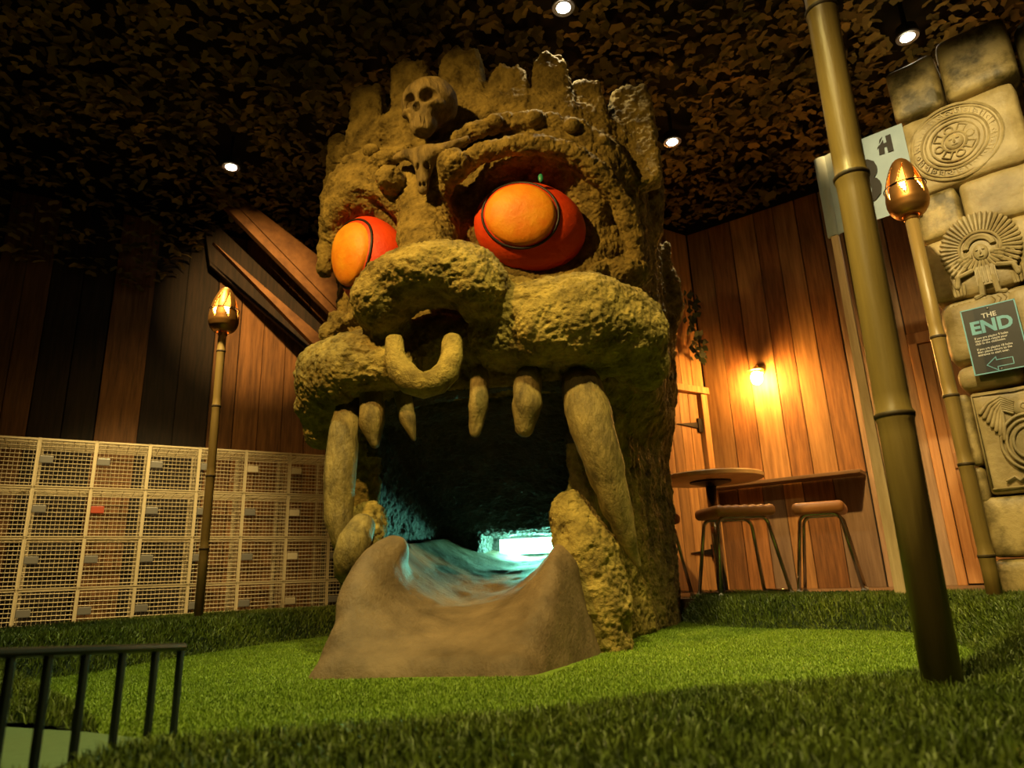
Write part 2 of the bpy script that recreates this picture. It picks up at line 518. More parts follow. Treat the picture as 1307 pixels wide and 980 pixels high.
# orange panelled door on the right
dr = empty('door_1', (0, 0, 0)); dr.matrix_world = mtx_dir(CORNER, D_R, N_R)
tag(dr, 'orange-brown panelled wooden door beside the stone pillar', kind='structure')
MB().box((1.48, -0.03, DECK), (1.535, 0.03, 1.80)).build('door_frame', m_wood_orange, dr, bevel=0.004)
MB().box((2.12, -0.03, DECK), (2.18, 0.03, 1.80)).build('door_frame', m_wood_orange, dr, bevel=0.004)
MB().box((1.48, -0.03, 1.72), (2.18, 0.03, 1.80)).build('door_head', m_wood_orange, dr, bevel=0.004)
MB().box((1.54, 0.0, DECK + 0.01), (2.115, 0.03, 1.715)).build('door_leaf', m_wood_orange, dr)
for (a, b_, z0, z1) in [(1.54, 1.60, 0.13, 1.715), (2.05, 2.115, 0.13, 1.715), (1.60, 2.05, 1.58, 1.715), (1.60, 2.05, 0.13, 0.28), (1.60, 2.05, 0.85, 0.95)]:
    MB().box((a, -0.014, z0), (b_, 0.002, z1)).build('door_rail', m_wood_orange, dr, bevel=0.003)

# short wall that closes the seating corner on the left, with its boarded door
wall_alcove = wall('wall_alcove', 'boarded end wall of the seating corner behind the ogre head', CORNER, D_L, N_L, -1.3, 0.0, CEIL + 0.1)
wb = MB().box((-1.37, 0.03, 0), (-1.30, 1.9, CEIL + 0.1)).build('wall_return', m_black); wb.matrix_world = mtx_dir(CORNER, D_L, N_L)
tag(wb, 'dark return wall behind the ogre head', kind='structure')
m_iron = mat('black_iron', (0.012, 0.011, 0.010), rough=0.45, metal=0.6)
for k_ in range(5):
    plank(wall_alcove, -1.28 + k_ * 0.13, -1.28 + (k_ + 1) * 0.13 - 0.005, DECK, 3.1, BB)
for k_ in range(5):
    plank(wall_alcove, -0.62 + k_ * 0.124, -0.62 + (k_ + 1) * 0.124 - 0.005, 1.72, 3.1, TT)
dl = empty('door_2', (0, 0, 0)); dl.matrix_world = mtx_dir(CORNER, D_L, N_L)
tag(dl, 'boarded ledge door with black strap hinges in the far corner', kind='structure')
for k_ in range(5):
    plank(dl, -0.62 + k_ * 0.104, -0.62 + (k_ + 1) * 0.104 - 0.005, DECK, 1.64, TT, t=0.03)
MB().box((-0.64, -0.05, 1.645), (-0.01, 0.03, 1.70)).build('door_head', TT, dl, bevel=0.004)
MB().box((-0.095, -0.04, DECK), (-0.03, 0.03, 1.64)).build('door_frame', TT, dl, bevel=0.004)
for z in (1.38, 0.40):
    MB().add([(-0.36, -0.012, z), (-0.13, -0.012, z - 0.02), (-0.13, -0.012, z + 0.03), (-0.36, 0.0, z), (-0.13, 0.0, z - 0.02), (-0.13, 0.0, z + 0.03)],
             [(0, 1, 2), (3, 5, 4), (0, 3, 4, 1), (1, 4, 5, 2), (2, 5, 3, 0)]).build('strap_hinge', m_iron, dl)
    MB().box((-0.14, -0.02, z - 0.05), (-0.10, 0.0, z + 0.06)).build('hinge_plate', m_iron, dl)

# sloping timber canopy above the lockers
PC = LP + 0.0 * N_L
def wl_pt(x, y, off=0.0):
    p = at_pl(x, y, LP + off * N_L, N_L); q = p - LP
    return np.array([q @ D_L, q @ N_L, p[2]])
cn = empty('sloping_timber_canopy', LP, 0, 'dark sloping timber canopy with broad board edges below the ceiling', 'canopy')
cn.matrix_world = Matrix(((D_L[0], N_L[0], 0, LP[0]), (D_L[1], N_L[1], 0, LP[1]), (0, 0, 1, 0), (0, 0, 0, 1)))
def slab(name, quad, off0, off1, m):
    P = [wl_pt(x, y) for x, y in quad]
    v = [(p[0], off0, p[2]) for p in P] + [(p[0], off1, p[2]) for p in P]
    return MB().add(v, [(0, 1, 2, 3), (7, 6, 5, 4), (0, 4, 5, 1), (1, 5, 6, 2), (2, 6, 7, 3), (3, 7, 4, 0)]).build(name, m, cn, bevel=0.003)
m_slope = mat('canopy_board', (0.13, 0.052, 0.013), (0.30, 0.135, 0.04), rough=0.65, scale=7, stretch=(1.0, 4, 1.0), bump=0.3, bscale=9)
slab('plank', [(262, 238), (283, 243), (446, 412), (446, 424)], -0.06, 0.0, m_slope)
slab('plank', [(284, 243), (306, 249), (446, 357), (446, 410)], -0.06, 0.0, m_slope)
slab('edge_board', [(272, 308), (283, 318), (446, 460), (446, 486)], -0.06, 0.0, m_slope)
P = [wl_pt(x, y) for x, y in [(270, 250), (446, 424), (446, 462), (276, 316)]]
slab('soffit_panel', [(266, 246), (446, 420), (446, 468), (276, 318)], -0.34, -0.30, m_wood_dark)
# ------------------------------------------------------------------ the giant head
PSI = math.radians(10.0)
HO = np.array([-0.25, 2.88, 0.0])
HX = np.array([math.cos(PSI), -math.sin(PSI), 0]); HY = np.array([math.sin(PSI), math.cos(PSI), 0])


def H(x, y, b):
    """point on the head seen at photo position x, y lying b metres in front of the face plane, in head coordinates"""
    q = at_pl(x, y, HO - b * HY, HY) - HO
    return np.array([q @ HX, q @ HY, q[2]])


def HP(lst):
    return [H(*p) for p in lst]


m_head = mat('carved_clay', (0.070, 0.048, 0.012), (0.34, 0.25, 0.065), rough=0.82, scale=13, bump=1.0, bscale=85, bdist=0.010, brough=0.6, bdetail=4.0, thr=(0.30, 0.64), spec=0.2, detail=12)
m_tusk = mat('weathered_tusk', (0.060, 0.042, 0.012), (0.27, 0.195, 0.062), rough=0.65, scale=11, stretch=(1.6, 1.6, 0.7), bump=0.8, bscale=45, bdist=0.012, thr=(0.32, 0.64), detail=10, spec=0.3)
m_eye = mat('red_eye_paint', (0.78, 0.050, 0.006), (0.88, 0.085, 0.008), rough=0.55, scale=9, bump=0.6, bscale=45, bdist=0.006)
m_iris = mat('orange_eye_paint', (0.92, 0.27, 0.010), (0.97, 0.42, 0.02), rough=0.55, scale=10, bump=0.6, bscale=40, bdist=0.006)
m_ring = mat('black_paint', (0.012, 0.008, 0.006), rough=0.5)
m_ramp = mat('worn_ramp', (0.055, 0.035, 0.018), (0.24, 0.16, 0.088), rough=0.6, scale=4.5, detail=12, bump=0.6, bscale=55, bdist=0.010, thr=(0.3, 0.7), spec=0.3)

head = empty('giant_carved_head', HO, -PSI, 'giant carved ogre head with red eyes, crown and gaping fanged mouth on the green', 'sculpture')

s = Sculpt((-0.98, -1.0, -0.04), (1.22, 1.5, 2.98), 0.012)


def half(p, q):
    """half plane left of p->q is outside"""
    dx, dy = q[0] - p[0], q[1] - p[1]; l = math.hypot(dx, dy)
    nx, ny = dy / l, -dx / l
    return (nx, ny, nx * p[0] + ny * p[1])


def plan(pts):
    return [half(pts[i], pts[(i + 1) % len(pts)]) for i in range(len(pts))]


low = [(-0.53, 0.0), (0.56, 0.02), (0.70, 0.36), (0.92, 1.22), (0.88, 1.4), (-0.62, 1.4), (-0.62, 1.1), (-0.59, 0.40)]
up = [(-0.40, 0.0), (0.52, 0.0), (0.86, 0.22), (1.0, 1.2), (0.9, 1.4), (-0.6, 1.4), (-0.70, 1.0), (-0.64, 0.2)]
s.hull(plan(low), -0.2, 1.25, 0.10, (-0.9, -0.2, -0.1), (1.2, 1.5, 1.4), 0.05)
s.hull(plan(up), 1.0, 2.42, 0.10, (-0.9, -0.2, 0.9), (1.2, 1.5, 2.6), 0.10)
# bark on the sides: wavy upright ribs
for i in range(15):
    y0 = 0.20 + i * 0.078
    pts = []
    for z in np.linspace(0.03, 2.42, 12):
        lowx = 0.665 + 0.256 * (y0 - 0.36); upx = 0.84 + 0.14 * (y0 - 0.22); f = min(1.0, max(0.0, (z - 0.9) / 0.3))
        pts.append((lowx + (upx - lowx) * f + 0.010 * math.sin(3 * z + i * 1.7), y0 + 0.028 * math.sin(2.2 * z + i), z))
    s.tube(pts, 0.034 + 0.014 * random.random(), 0.03)
for i in range(9):
    y0 = 0.25 + i * 0.12
    s.tube([(-0.66 - 0.02 * math.sin(3 * z + i), y0 + 0.03 * math.sin(2 * z + i), z) for z in np.linspace(1.1, 2.4, 7)], 0.04, 0.04)
# fins of bark standing proud at the back edge
s.tube([H(842, 440, -1.15), H(858, 400, -1.2), H(862, 365, -1.2), H(850, 335, -1.2), H(852, 312, -1.2)], [0.07, 0.065, 0.045, 0.035, 0.02], 0.06)
s.tube([H(832, 300, -0.7), H(836, 240, -0.7), H(834, 205, -0.7), H(826, 186, -0.7)], [0.06, 0.05, 0.035, 0.02], 0.05)

# brow block and forehead
s.ell(H(690, 230, -0.12), (0.42, 0.22, 0.32), 0.08)
s.ell(H(470, 270, -0.12), (0.24, 0.22, 0.32), 0.08)
s.tube(HP([(540, 235, 0.02), (545, 290, 0.08), (550, 335, 0.24)]), [0.14, 0.13, 0.14], 0.06)
# eye sockets
s.ell(H(690, 272, 0.11), (0.39, 0.235, 0.295), 0.04, sub=True, rot=Matrix.Rotation(math.radians(16), 3, 'Y'))
s.ell(H(450, 330, 0.11), (0.21, 0.235, 0.30), 0.04, sub=True, rot=Matrix.Rotation(math.radians(-12), 3, 'Y'))
# muzzle lobes
s.tube(HP([(640, 432, 0.24), (690, 412, 0.28), (745, 408, 0.24), (795, 425, 0.12), (818, 465, 0.02)]), [0.135, 0.175, 0.19, 0.18, 0.12], 0.05)
s.tube(HP([(500, 470, 0.30), (455, 472, 0.26), (425, 480, 0.16), (412, 515, 0.06), (410, 550, 0.0)]), [0.12, 0.165, 0.155, 0.12, 0.08], 0.05)
s.ell(H(560, 450, 0.08), (0.30, 0.20, 0.16), 0.06)
# cracks in the lobes
s.tube(HP([(727, 350, 0.44), (731, 390, 0.475), (733, 430, 0.48), (735, 475, 0.43)]), 0.010, 0.008, sub=True)
s.tube(HP([(460, 420, 0.43), (447, 445, 0.45), (438, 480, 0.43)]), 0.010, 0.008, sub=True)
# nose: flat bulb with two wings and open nostrils
s.ell(H(553, 352, 0.40), (0.27, 0.21, 0.125), 0.05, rot=Matrix.Rotation(math.radians(10), 3, 'X'))
s.ell(H(488, 388, 0.40), (0.115, 0.16, 0.125), 0.06)
s.ell(H(612, 372, 0.40), (0.12, 0.16, 0.115), 0.06)
s.ell(H(556, 416, 0.46), (0.145, 0.11, 0.105), 0.03, sub=True)
# brow ridges
s.tube(HP([(553, 275, 0.10), (560, 245, 0.14), (580, 216, 0.17), (612, 197, 0.18), (650, 186, 0.17), (690, 184, 0.15), (730, 195, 0.11), (765, 220, 0.05), (793, 258, -0.03), (808, 300, -0.08), (812, 335, -0.10)]), [0.06, 0.055, 0.05, 0.047, 0.046, 0.046, 0.048, 0.05, 0.05, 0.048, 0.045], 0.025)
s.tube(HP([(508, 262, 0.08), (492, 244, 0.10), (462, 240, 0.10), (437, 254, 0.04), (420, 290, -0.06), (414, 345, -0.08)]), [0.06, 0.05, 0.045, 0.045, 0.045, 0.04], 0.03)
# bags under the eyes
s.tube(HP([(565, 308, 0.20), (590, 336, 0.215), (625, 355, 0.215), (665, 367, 0.20), (705, 370, 0.17), (742, 360, 0.11), (772, 338, 0.03)]), [0.026, 0.032, 0.036, 0.037, 0.036, 0.035, 0.03], 0.02)
s.tube(HP([(428, 405, 0.02), (450, 408, 0.10), (468, 398, 0.14)]), 0.035, 0.025)
s.ell(H(425, 425, 0.02), (0.07, 0.07, 0.06), 0.03)
s.ell(H(797, 352, -0.05), (0.12, 0.12, 0.075), 0.025)
# brow knobs
s.ell(H(580, 212, 0.225), (0.078, 0.078, 0.075), 0.012)
s.ell(H(498, 229, 0.185), (0.068, 0.068, 0.062), 0.012)
# crown wall and its jagged points
for (x, yt, wd, b, lean) in [(431, 172, 32, -0.20, 0), (467, 110, 52, -0.08, 0), (526, 78, 56, -0.03, 0), (590, 62, 66, -0.02, 0), (648, 84, 58, -0.02, 0), (702, 68, 50, -0.03, 0), (746, 104, 50, -0.08, 0), (801, 110, 58, -0.16, 0)]:
    t = H(x, yt, b); wm = wd * 0.0037 * 0.5
    lump = random.uniform(-0.5, 0.5)

    def slab_fn(X, Y, Z, t=t, wm=wm, lump=lump):
        f = np.clip((Z - 2.15) / (t[2] - 2.15), 0, 1)
        hw = wm * (1.08 - 0.25 * f ** 3); cx = t[0] + wm * 0.25 * lump * f
        top = t[2] - 0.35 * wm * np.abs((X - cx) / wm - 0.3 * lump) - 0.1 * wm * np.sin((X - cx) * 60)
        q = [np.abs(X - cx) - hw + 0.03, np.abs(Y - t[1] - 0.02) - 0.055 + 0.03, np.maximum(Z - top, 2.05 - Z) + 0.03]
        return np.sqrt(sum(np.maximum(c, 0) ** 2 for c in q)) + np.minimum(np.maximum.reduce(q), 0) - 0.03
    s.op(slab_fn, (t[0] - wm * 1.3, t[1] - 0.1, 2.0), (t[0] + wm * 1.3, t[1] + 0.12, t[2] + 0.05), 0.018)
s.tube(HP([(440, 205, -0.18), (500, 165, -0.07), (560, 150, -0.05), (650, 140, -0.05), (720, 148, -0.08), (775, 175, -0.16), (806, 200, -0.24)]), 0.085, 0.04)
# crown band
s.tube(HP([(574, 186, 0.10), (600, 167, 0.11), (640, 157, 0.10), (690, 153, 0.08), (735, 163, 0.04), (772, 188, -0.03), (798, 222, -0.1)]), 0.042, 0.02)
s.tube(HP([(516, 196, 0.08), (490, 203, 0.07), (460, 212, 0.02), (436, 226, -0.06), (418, 252, -0.12)]), 0.04, 0.02)
# hollows beside the tusks
s.ell(H(806, 560, -0.10), (0.07, 0.16, 0.27), 0.03, sub=True)
# the mouth: a tunnel whose roof drops to a low slot at the back
def cavity(X, Y, Z):
    roof = np.interp(Y, [-0.1, 0.1, 0.78, 0.84, 1.3], [1.0, 0.95, 0.51, 0.50, 0.50]).astype(np.float32)
    left = np.interp(Y, [-0.1, 0.3, 0.78, 0.84, 1.3], [-0.36, -0.36, -0.30, -0.10, -0.10]).astype(np.float32)
    right = np.interp(Y, [-0.1, 0.2, 0.78, 1.3], [0.46, 0.47, 0.42, 0.42]).astype(np.float32)
    return np.maximum.reduce([(Z - roof) * 0.8, left - X, X - right, -0.5 - Y, Y - 1.2, 0.15 - Z])
s.op(cavity, (-0.5, -0.6, 0.0), (0.6, 1.25, 1.1), 0.05, sub=True)
# cheeks of the jaw beside the mouth and the upper gum
s.tube(HP([(730, 655, 0.08), (748, 705, 0.13), (762, 770, 0.12), (768, 822, 0.10)]), [0.08, 0.12, 0.13, 0.11], 0.14)
s.tube(HP([(470, 665, 0.20), (462, 700, 0.28), (455, 735, 0.34)]), [0.08, 0.08, 0.07], 0.06)
s.tube(HP([(455, 525, 0.12), (500, 508, 0.16), (560, 495, 0.12), (640, 478, 0.12), (700, 478, 0.12), (745, 485, 0.10)]), [0.07, 0.06, 0.07, 0.07, 0.07, 0.07], 0.06)
s_head = s
me = s.mesh('head_body', ((0.008, 5.0), (0.007, 15.0), (0.006, 36.0)), grit=0.0068)
link('head_body', me, m_head, head)
# near-black colour on throat and gum faces stands in for the mouth's shade
me.materials.append(mat('throat_shade', (0.020, 0.018, 0.014), (0.055, 0.048, 0.036), rough=0.7, scale=9, bump=1.0, bscale=24, bdist=0.03))
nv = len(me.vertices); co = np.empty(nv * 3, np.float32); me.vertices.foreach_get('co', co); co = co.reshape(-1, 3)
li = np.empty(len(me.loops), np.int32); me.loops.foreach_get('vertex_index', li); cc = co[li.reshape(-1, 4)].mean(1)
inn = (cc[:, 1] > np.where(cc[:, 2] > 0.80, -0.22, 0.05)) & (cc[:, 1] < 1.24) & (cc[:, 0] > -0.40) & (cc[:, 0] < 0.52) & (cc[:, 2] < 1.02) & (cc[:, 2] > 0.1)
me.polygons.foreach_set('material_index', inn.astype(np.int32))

# ramp running up into the mouth
r = Sculpt((-0.55, -1.0, -0.06), (0.80, 1.3, 0.62), 0.0125)


def ramp_fn(X, Y, Z):
    zc = np.interp(Y, [-0.85, -0.78, -0.62, -0.35, 0.0, 0.8, 1.3], [-0.03, 0.03, 0.10, 0.17, 0.215, 0.35, 0.40]).astype(np.float32)
    k = np.interp(Y, [-0.85, -0.7, -0.4, -0.2, 0.2, 1.3], [-0.15, 0.15, 1.9, 2.0, 1.2, 0.6]).astype(np.float32)
    xc = np.interp(Y, [-0.85, -0.3, 0.2, 1.3], [0.12, 0.13, 0.12, 0.14]).astype(np.float32)
    xl = np.interp(Y, [-0.85, -0.6, -0.3, 0.1], [-0.26, -0.29, -0.36, -0.42]).astype(np.float32)
    xr = np.interp(Y, [-0.85, -0.6, -0.3, 0.1, 0.3], [0.40, 0.47, 0.56, 0.62, 0.54]).astype(np.float32)
    top = (Z - zc - np.clip(k * (X - xc) ** 2, -1, 0.19)) * 0.75
    sl = (xl + 0.22 * Z - X); sr = (X - xr + 0.20 * Z); fr = (-0.83 - Y) + 0.05 * np.cos((X - 0.12) * 3)
    rd = 0.07
    g = np.stack([top + rd, sl + rd, sr + rd, fr + rd])
    return np.sqrt((np.maximum(g, 0) ** 2).sum(0)) + np.minimum(g.max(0), 0) - rd


r.op(ramp_fn, (-0.55, -1.0, -0.06), (0.80, 1.3, 0.62), 0.02)
r.tube(HP([(505, 700, 0.30), (480, 720, 0.38), (458, 765, 0.5)]), [0.05, 0.06, 0.05], 0.10)
me = r.mesh('ramp', ((0.008, 6.0), (0.003, 20.0)))
link('mouth_ramp', me, m_ramp, head)['label'] = 'smooth worn ramp leading up into the mouth'

# left lower tusk stump
MB().tube(HP([(462, 672, 0.34), (452, 692, 0.40), (446, 715, 0.42), (442, 728, 0.40)]), [0.05, 0.062, 0.06, 0.045], 14, round_ends=True).build('lower_tusk', m_tusk, head, smooth=True)


def tooth(name, pts, rad, n=16):
    P = HP(pts)
    # resample smoothly
    t = np.linspace(0, len(P) - 1, 4 * (len(P) - 1) + 1)
    Q = [np.array([np.interp(u, range(len(P)), [p[i] for p in P]) for i in range(3)]) for u in t]
    R_ = np.interp(t, range(len(P)), rad)
    b = MB().tube(Q, list(R_), n, round_ends=True)
    vv = np.array(b.v); d = vnoise(vv, 18.0) * 0.010 + vnoise(vv, 45.0) * 0.004
    b.v = [tuple(p) for p in vv + d[:, None] * np.array([0.7, -0.7, 0])]
    return b.build(name, m_tusk, head, smooth=True)


tooth('tusk', [(742, 492, 0.16), (752, 530, 0.23), (768, 585, 0.22), (784, 640, 0.18), (800, 685, 0.14), (815, 722, 0.10)], [0.082, 0.088, 0.076, 0.058, 0.038, 0.012])
tooth('tusk', [(446, 512, 0.22), (440, 550, 0.28), (434, 610, 0.31), (432, 660, 0.32), (438, 690, 0.32)], [0.05, 0.062, 0.063, 0.055, 0.045])
tooth('tooth', [(474, 500, 0.26), (475, 540, 0.30), (478, 565, 0.29)], [0.048, 0.052, 0.024])
tooth('tooth', [(514, 500, 0.24), (520, 535, 0.26), (528, 560, 0.25)], [0.036, 0.034, 0.010])
tooth('tooth', [(612, 478, 0.22), (611, 520, 0.25), (606, 552, 0.24)], [0.036, 0.042, 0.020])
tooth('tooth', [(674, 482, 0.22), (673, 515, 0.25), (670, 545, 0.24)], [0.052, 0.062, 0.040])

# nose ring
ring = HP([(503, 436, 0.47), (504, 455, 0.49), (511, 473, 0.51), (525, 486, 0.52), (541, 491, 0.52), (558, 487, 0.52), (571, 474, 0.51), (577, 455, 0.49), (577, 436, 0.46)])
b = MB().tube(ring, [0.034, 0.040, 0.046, 0.050, 0.051, 0.050, 0.047, 0.042, 0.037], 14, round_ends=True)
vv = np.array(b.v); b.v = [tuple(p) for p in vv + (vnoise(vv, 28.0) * 0.012)[:, None] * np.array([0.5, -0.5, 0.5])]
b.build('nose_ring', m_head, head, smooth=True)


# eyes: a bulging red ball, a raised orange iris and a black line round it
def eye(c, rad, yaw, tilt, iris_c, iris_r, nod=math.radians(20)):
    R_ = (Matrix.Rotation(yaw, 3, 'Z') @ Matrix.Rotation(nod, 3, 'X') @ Matrix.Rotation(tilt, 3, 'Y'))
    e = MB().ell((0, 0, 0), rad, 40, 28).build('eyeball', m_eye, head, loc=c, smooth=True)
    e.rotation_euler = R_.to_euler()

    def surf(x, z, lift):
        q = max(0.0, 1 - (x / rad[0]) ** 2 - (z / rad[2]) ** 2)
        return (x, -rad[1] * math.sqrt(q) - lift, z)
    n = 40; prof = [(1.0, -0.004), (0.97, 0.010), (0.9, 0.016), (0.7, 0.018), (0.4, 0.016), (0.12, 0.014)]
    vs_, fs = [], []
    for f_, l_ in prof:
        for k in range(n):
            a = 2 * math.pi * k / n
            vs_.append(surf(iris_c[0] + iris_r[0] * f_ * math.cos(a), iris_c[1] + iris_r[1] * f_ * math.sin(a), l_))
    for i in range(len(prof) - 1):
        for k in range(n):
            p, q = i * n + k, i * n + (k + 1) % n; fs.append((p, q, q + n, p + n))
    fs.append(tuple((len(prof) - 1) * n + k for k in range(n)))
    ir = MB().add(vs_, fs).build('iris', m_iris, e, smooth=True)
    rr = MB().tube([surf(iris_c[0] + iris_r[0] * 1.07 * math.cos(a), iris_c[1] + iris_r[1] * 1.07 * math.sin(a), 0.001) for a in np.linspace(0, 2 * math.pi, 49)], 0.0065, 8, cap=False).build('iris_outline', m_ring, e, smooth=True)
    return e


eye(H(676, 291, -0.03), (0.262, 0.17, 0.205), math.radians(6), math.radians(14), (-0.045, 0.035), (0.162, 0.142))
eye(H(478, 340, -0.06), (0.205, 0.17, 0.255), math.radians(-40), math.radians(-14), (0.030, 0.060), (0.140, 0.150))
MB().ell((0, 0, 0), (0.012, 0.006, 0.022), 10, 8).build('sticker', mat('green_sticker', (0.03, 0.32, 0.17), rough=0.4), head, loc=H(690, 227, 0.13), smooth=True)['label'] = 'small green fleck above the eye'

# studs of the crown band
for (x, y, b) in [(632, 155, 0.145), (682, 150, 0.12), (729, 160, 0.08), (768, 181, 0.01), (474, 193, 0.08), (446, 207, 0.03), (428, 228, -0.06)]:
    c = H(x, y, b); bb = MB().ell(c, (0.042, 0.04, 0.034), 12, 8)
    vv = np.array(bb.v); bb.v = [tuple(p) for p in vv + (vnoise(vv, 30.0) * 0.006)[:, None]]
    bb.build('crown_stud', m_head, head, smooth=True)

# human skull on the crown
k = Sculpt((-0.17, -0.2, -0.25), (0.17, 0.15, 0.16), 0.0055)
k.ell((0, 0, 0.02), (0.135, 0.13, 0.115), 0.01)
k.ell((0, -0.06, -0.06), (0.085, 0.075, 0.07), 0.03)
k.ell((0, -0.085, -0.125), (0.062, 0.05, 0.065), 0.03)
k.tube([(-0.09, -0.07, -0.045), (-0.055, -0.115, -0.05), (0.055, -0.115, -0.05), (0.09, -0.07, -0.045)], 0.02, 0.015)
for sx in (-1, 1):
    k.ell((sx * 0.052, -0.125, -0.012), (0.041, 0.06, 0.038), 0.008, sub=True)
    k.ell((sx * 0.10, -0.06, -0.10), (0.04, 0.07, 0.04), 0.02, sub=True)
k.ell((0, -0.14, -0.062), (0.017, 0.04, 0.026), 0.006, sub=True)
for i in range(-3, 4):
    k.tube([(i * 0.016, -0.138 + abs(i) * 0.006, -0.11), (i * 0.016, -0.135 + abs(i) * 0.006, -0.165)], 0.0035, 0.004, sub=True)
k.ell((0, -0.12, -0.185), (0.045, 0.05, 0.022), 0.008, sub=True)
sk = link('skull', k.mesh('skull', ((0.004, 22.0), (0.002, 60.0))), m_tusk, head, loc=H(549, 138, 0.17), rot=(math.radians(8), 0, math.radians(-12)))
sk['label'] = 'small carved human skull on the crown'
# horned animal skull under it
k = Sculpt((-0.24, -0.12, -0.25), (0.28, 0.12, 0.15), 0.006)
k.ell((0, 0, 0.02), (0.070, 0.055, 0.058), 0.01)
k.tube([(0, -0.02, -0.02), (-0.002, -0.03, -0.09), (0.0, -0.03, -0.165)], [0.045, 0.032, 0.022], 0.02)
for sx, tip in ((-1, (-0.15, 0.02, 0.055)), (1, (0.19, 0.02, 0.10))):
    k.tube([(sx * 0.035, -0.01, 0.03), (sx * 0.09, -0.02, 0.035), tip], [0.034, 0.026, 0.014], 0.015)
    k.ell((sx * 0.02, -0.055, -0.055), (0.012, 0.03, 0.018), 0.005, sub=True)
    k.ell((sx * 0.009, -0.06, -0.145), (0.006, 0.03, 0.012), 0.004, sub=True)
link('horned_skull', k.mesh('horned_skull', ((0.004, 26.0), (0.002, 60.0))), m_tusk, head, loc=H(543, 206, 0.225))['label'] = 'small carved horned animal skull'

# the lit slot deep in the mouth
m_teal = mat('teal_light', (0.5, 0.9, 0.8), emit=(0.28, 1.0, 0.72), estr=22.0)
tl = MB().box((-0.06, 1.17, 0.40), (0.40, 1.19, 0.485)).build('tunnel_light', m_teal, head)
tl['label'] = 'glowing teal light at the end of the tunnel'
d = bpy.data.lights.new('tunnel_lamp', 'AREA'); d.energy = 14; d.color = (0.25, 1.0, 0.70); d.shape = 'RECTANGLE'; d.size = 0.40; d.size_y = 0.07
lo_ = bpy.data.objects.new('tunnel_lamp', d); COL.objects.link(lo_)
wp = HO + HX * 0.16 + HY * 1.15 + np.array([0, 0, 0.45]); lo_.location = wp
tg = HO + HX * 0.02 + HY * 0.2 + np.array([0, 0, 0.38])
lo_.rotation_euler = (Vector(tg) - Vector(wp)).to_track_quat('-Z', 'Y').to_euler()
# ------------------------------------------------------------------ camouflage net under the ceiling
def net_z(X, Y):
    t = (X - WL[0]) * N_L[0] + (Y - WL[1]) * N_L[1]        # distance from the locker wall
    s_ = (X - WL[0]) * D_L[0] + (Y - WL[1]) * D_L[1]
    drop = 0.62 * np.clip(1 - t / 0.9, 0, 1) ** 1.5 * np.clip((-0.9 - s_) / 0.5, 0, 1)
    return CEIL - 0.05 - 0.05 * np.sin(2.1 * X + 1) * np.sin(1.7 * Y) - 0.03 * np.sin(5.3 * X + 2 * Y) - drop


n = 34000
X = rng.uniform(-4.2, 5.6, n); Y = rng.uniform(0.6, 8.2, n)
keep = ((X - WL[0]) * N_L[0] + (Y - WL[1]) * N_L[1] > 0.02) & ((X - CORNER[0]) * N_R[0] + (Y - CORNER[1]) * N_R[1] > 0.02)
# keep the scraps clear of the lamps and the front of the head's crown
for px, py in [(295, 212), (719, 8), (858, 180), (1158, 46)]:
    p = at_z(px, py, CEIL - 0.12); keep &= (X - p[0]) ** 2 + (Y - p[1]) ** 2 > 0.13 ** 2
    dd = np.hypot(X - p[0] * 0.96, Y - p[1] * 0.96); keep &= dd > 0.12
X, Y = X[keep], Y[keep]; n = len(X)
Z = net_z(X, Y) + rng.uniform(-0.03, 0.03, n)
ang = rng.uniform(0, 2 * np.pi, n); L_ = rng.uniform(0.024, 0.05, n); W_ = L_ * rng.uniform(0.45, 0.8, n)
ti = rng.normal(0, 0.28, n); tj = rng.normal(0, 0.28, n)
ux = np.stack([np.cos(ang), np.sin(ang), ti], 1); vx = np.stack([-np.sin(ang), np.cos(ang), tj], 1)
shape = np.array([(-1, -0.1), (-0.6, -0.75), (0.0, -0.55), (0.65, -0.8), (1, 0.0), (0.55, 0.85), (-0.05, 0.6), (-0.65, 0.75)])
curl = np.array([-0.15, 0.05, 0.1, -0.05, -0.18, 0.05, 0.08, -0.05])
Vn = (np.stack([X, Y, Z], 1)[:, None, :] + shape[None, :, 0:1] * (ux * L_[:, None])[:, None, :] + shape[None, :, 1:2] * (vx * W_[:, None])[:, None, :])
Vn[:, :, 2] += curl[None, :] * L_[:, None]
Fn = np.array([(0, 1, 2, 6), (2, 3, 4, 5), (0, 6, 7, 7), (2, 5, 6, 6)])
tri = np.array([(0, 1, 2), (0, 2, 6), (0, 6, 7), (2, 3, 4), (2, 4, 5), (2, 5, 6)])
Fi = (np.arange(n)[:, None, None] * 8 + tri[None]).reshape(-1, 3)
m_net = mat('camouflage_scrap', (0.080, 0.068, 0.020), (0.200, 0.140, 0.046), rough=0.85, scale=1.6, island=0.55, thr=(0.4, 0.6))
tag(link('camouflage_net', np_mesh('camouflage_net', Vn.reshape(-1, 3), Fi, False), m_net), 'olive and brown camouflage net of leafy scraps hung under the ceiling', 'net', kind='stuff')

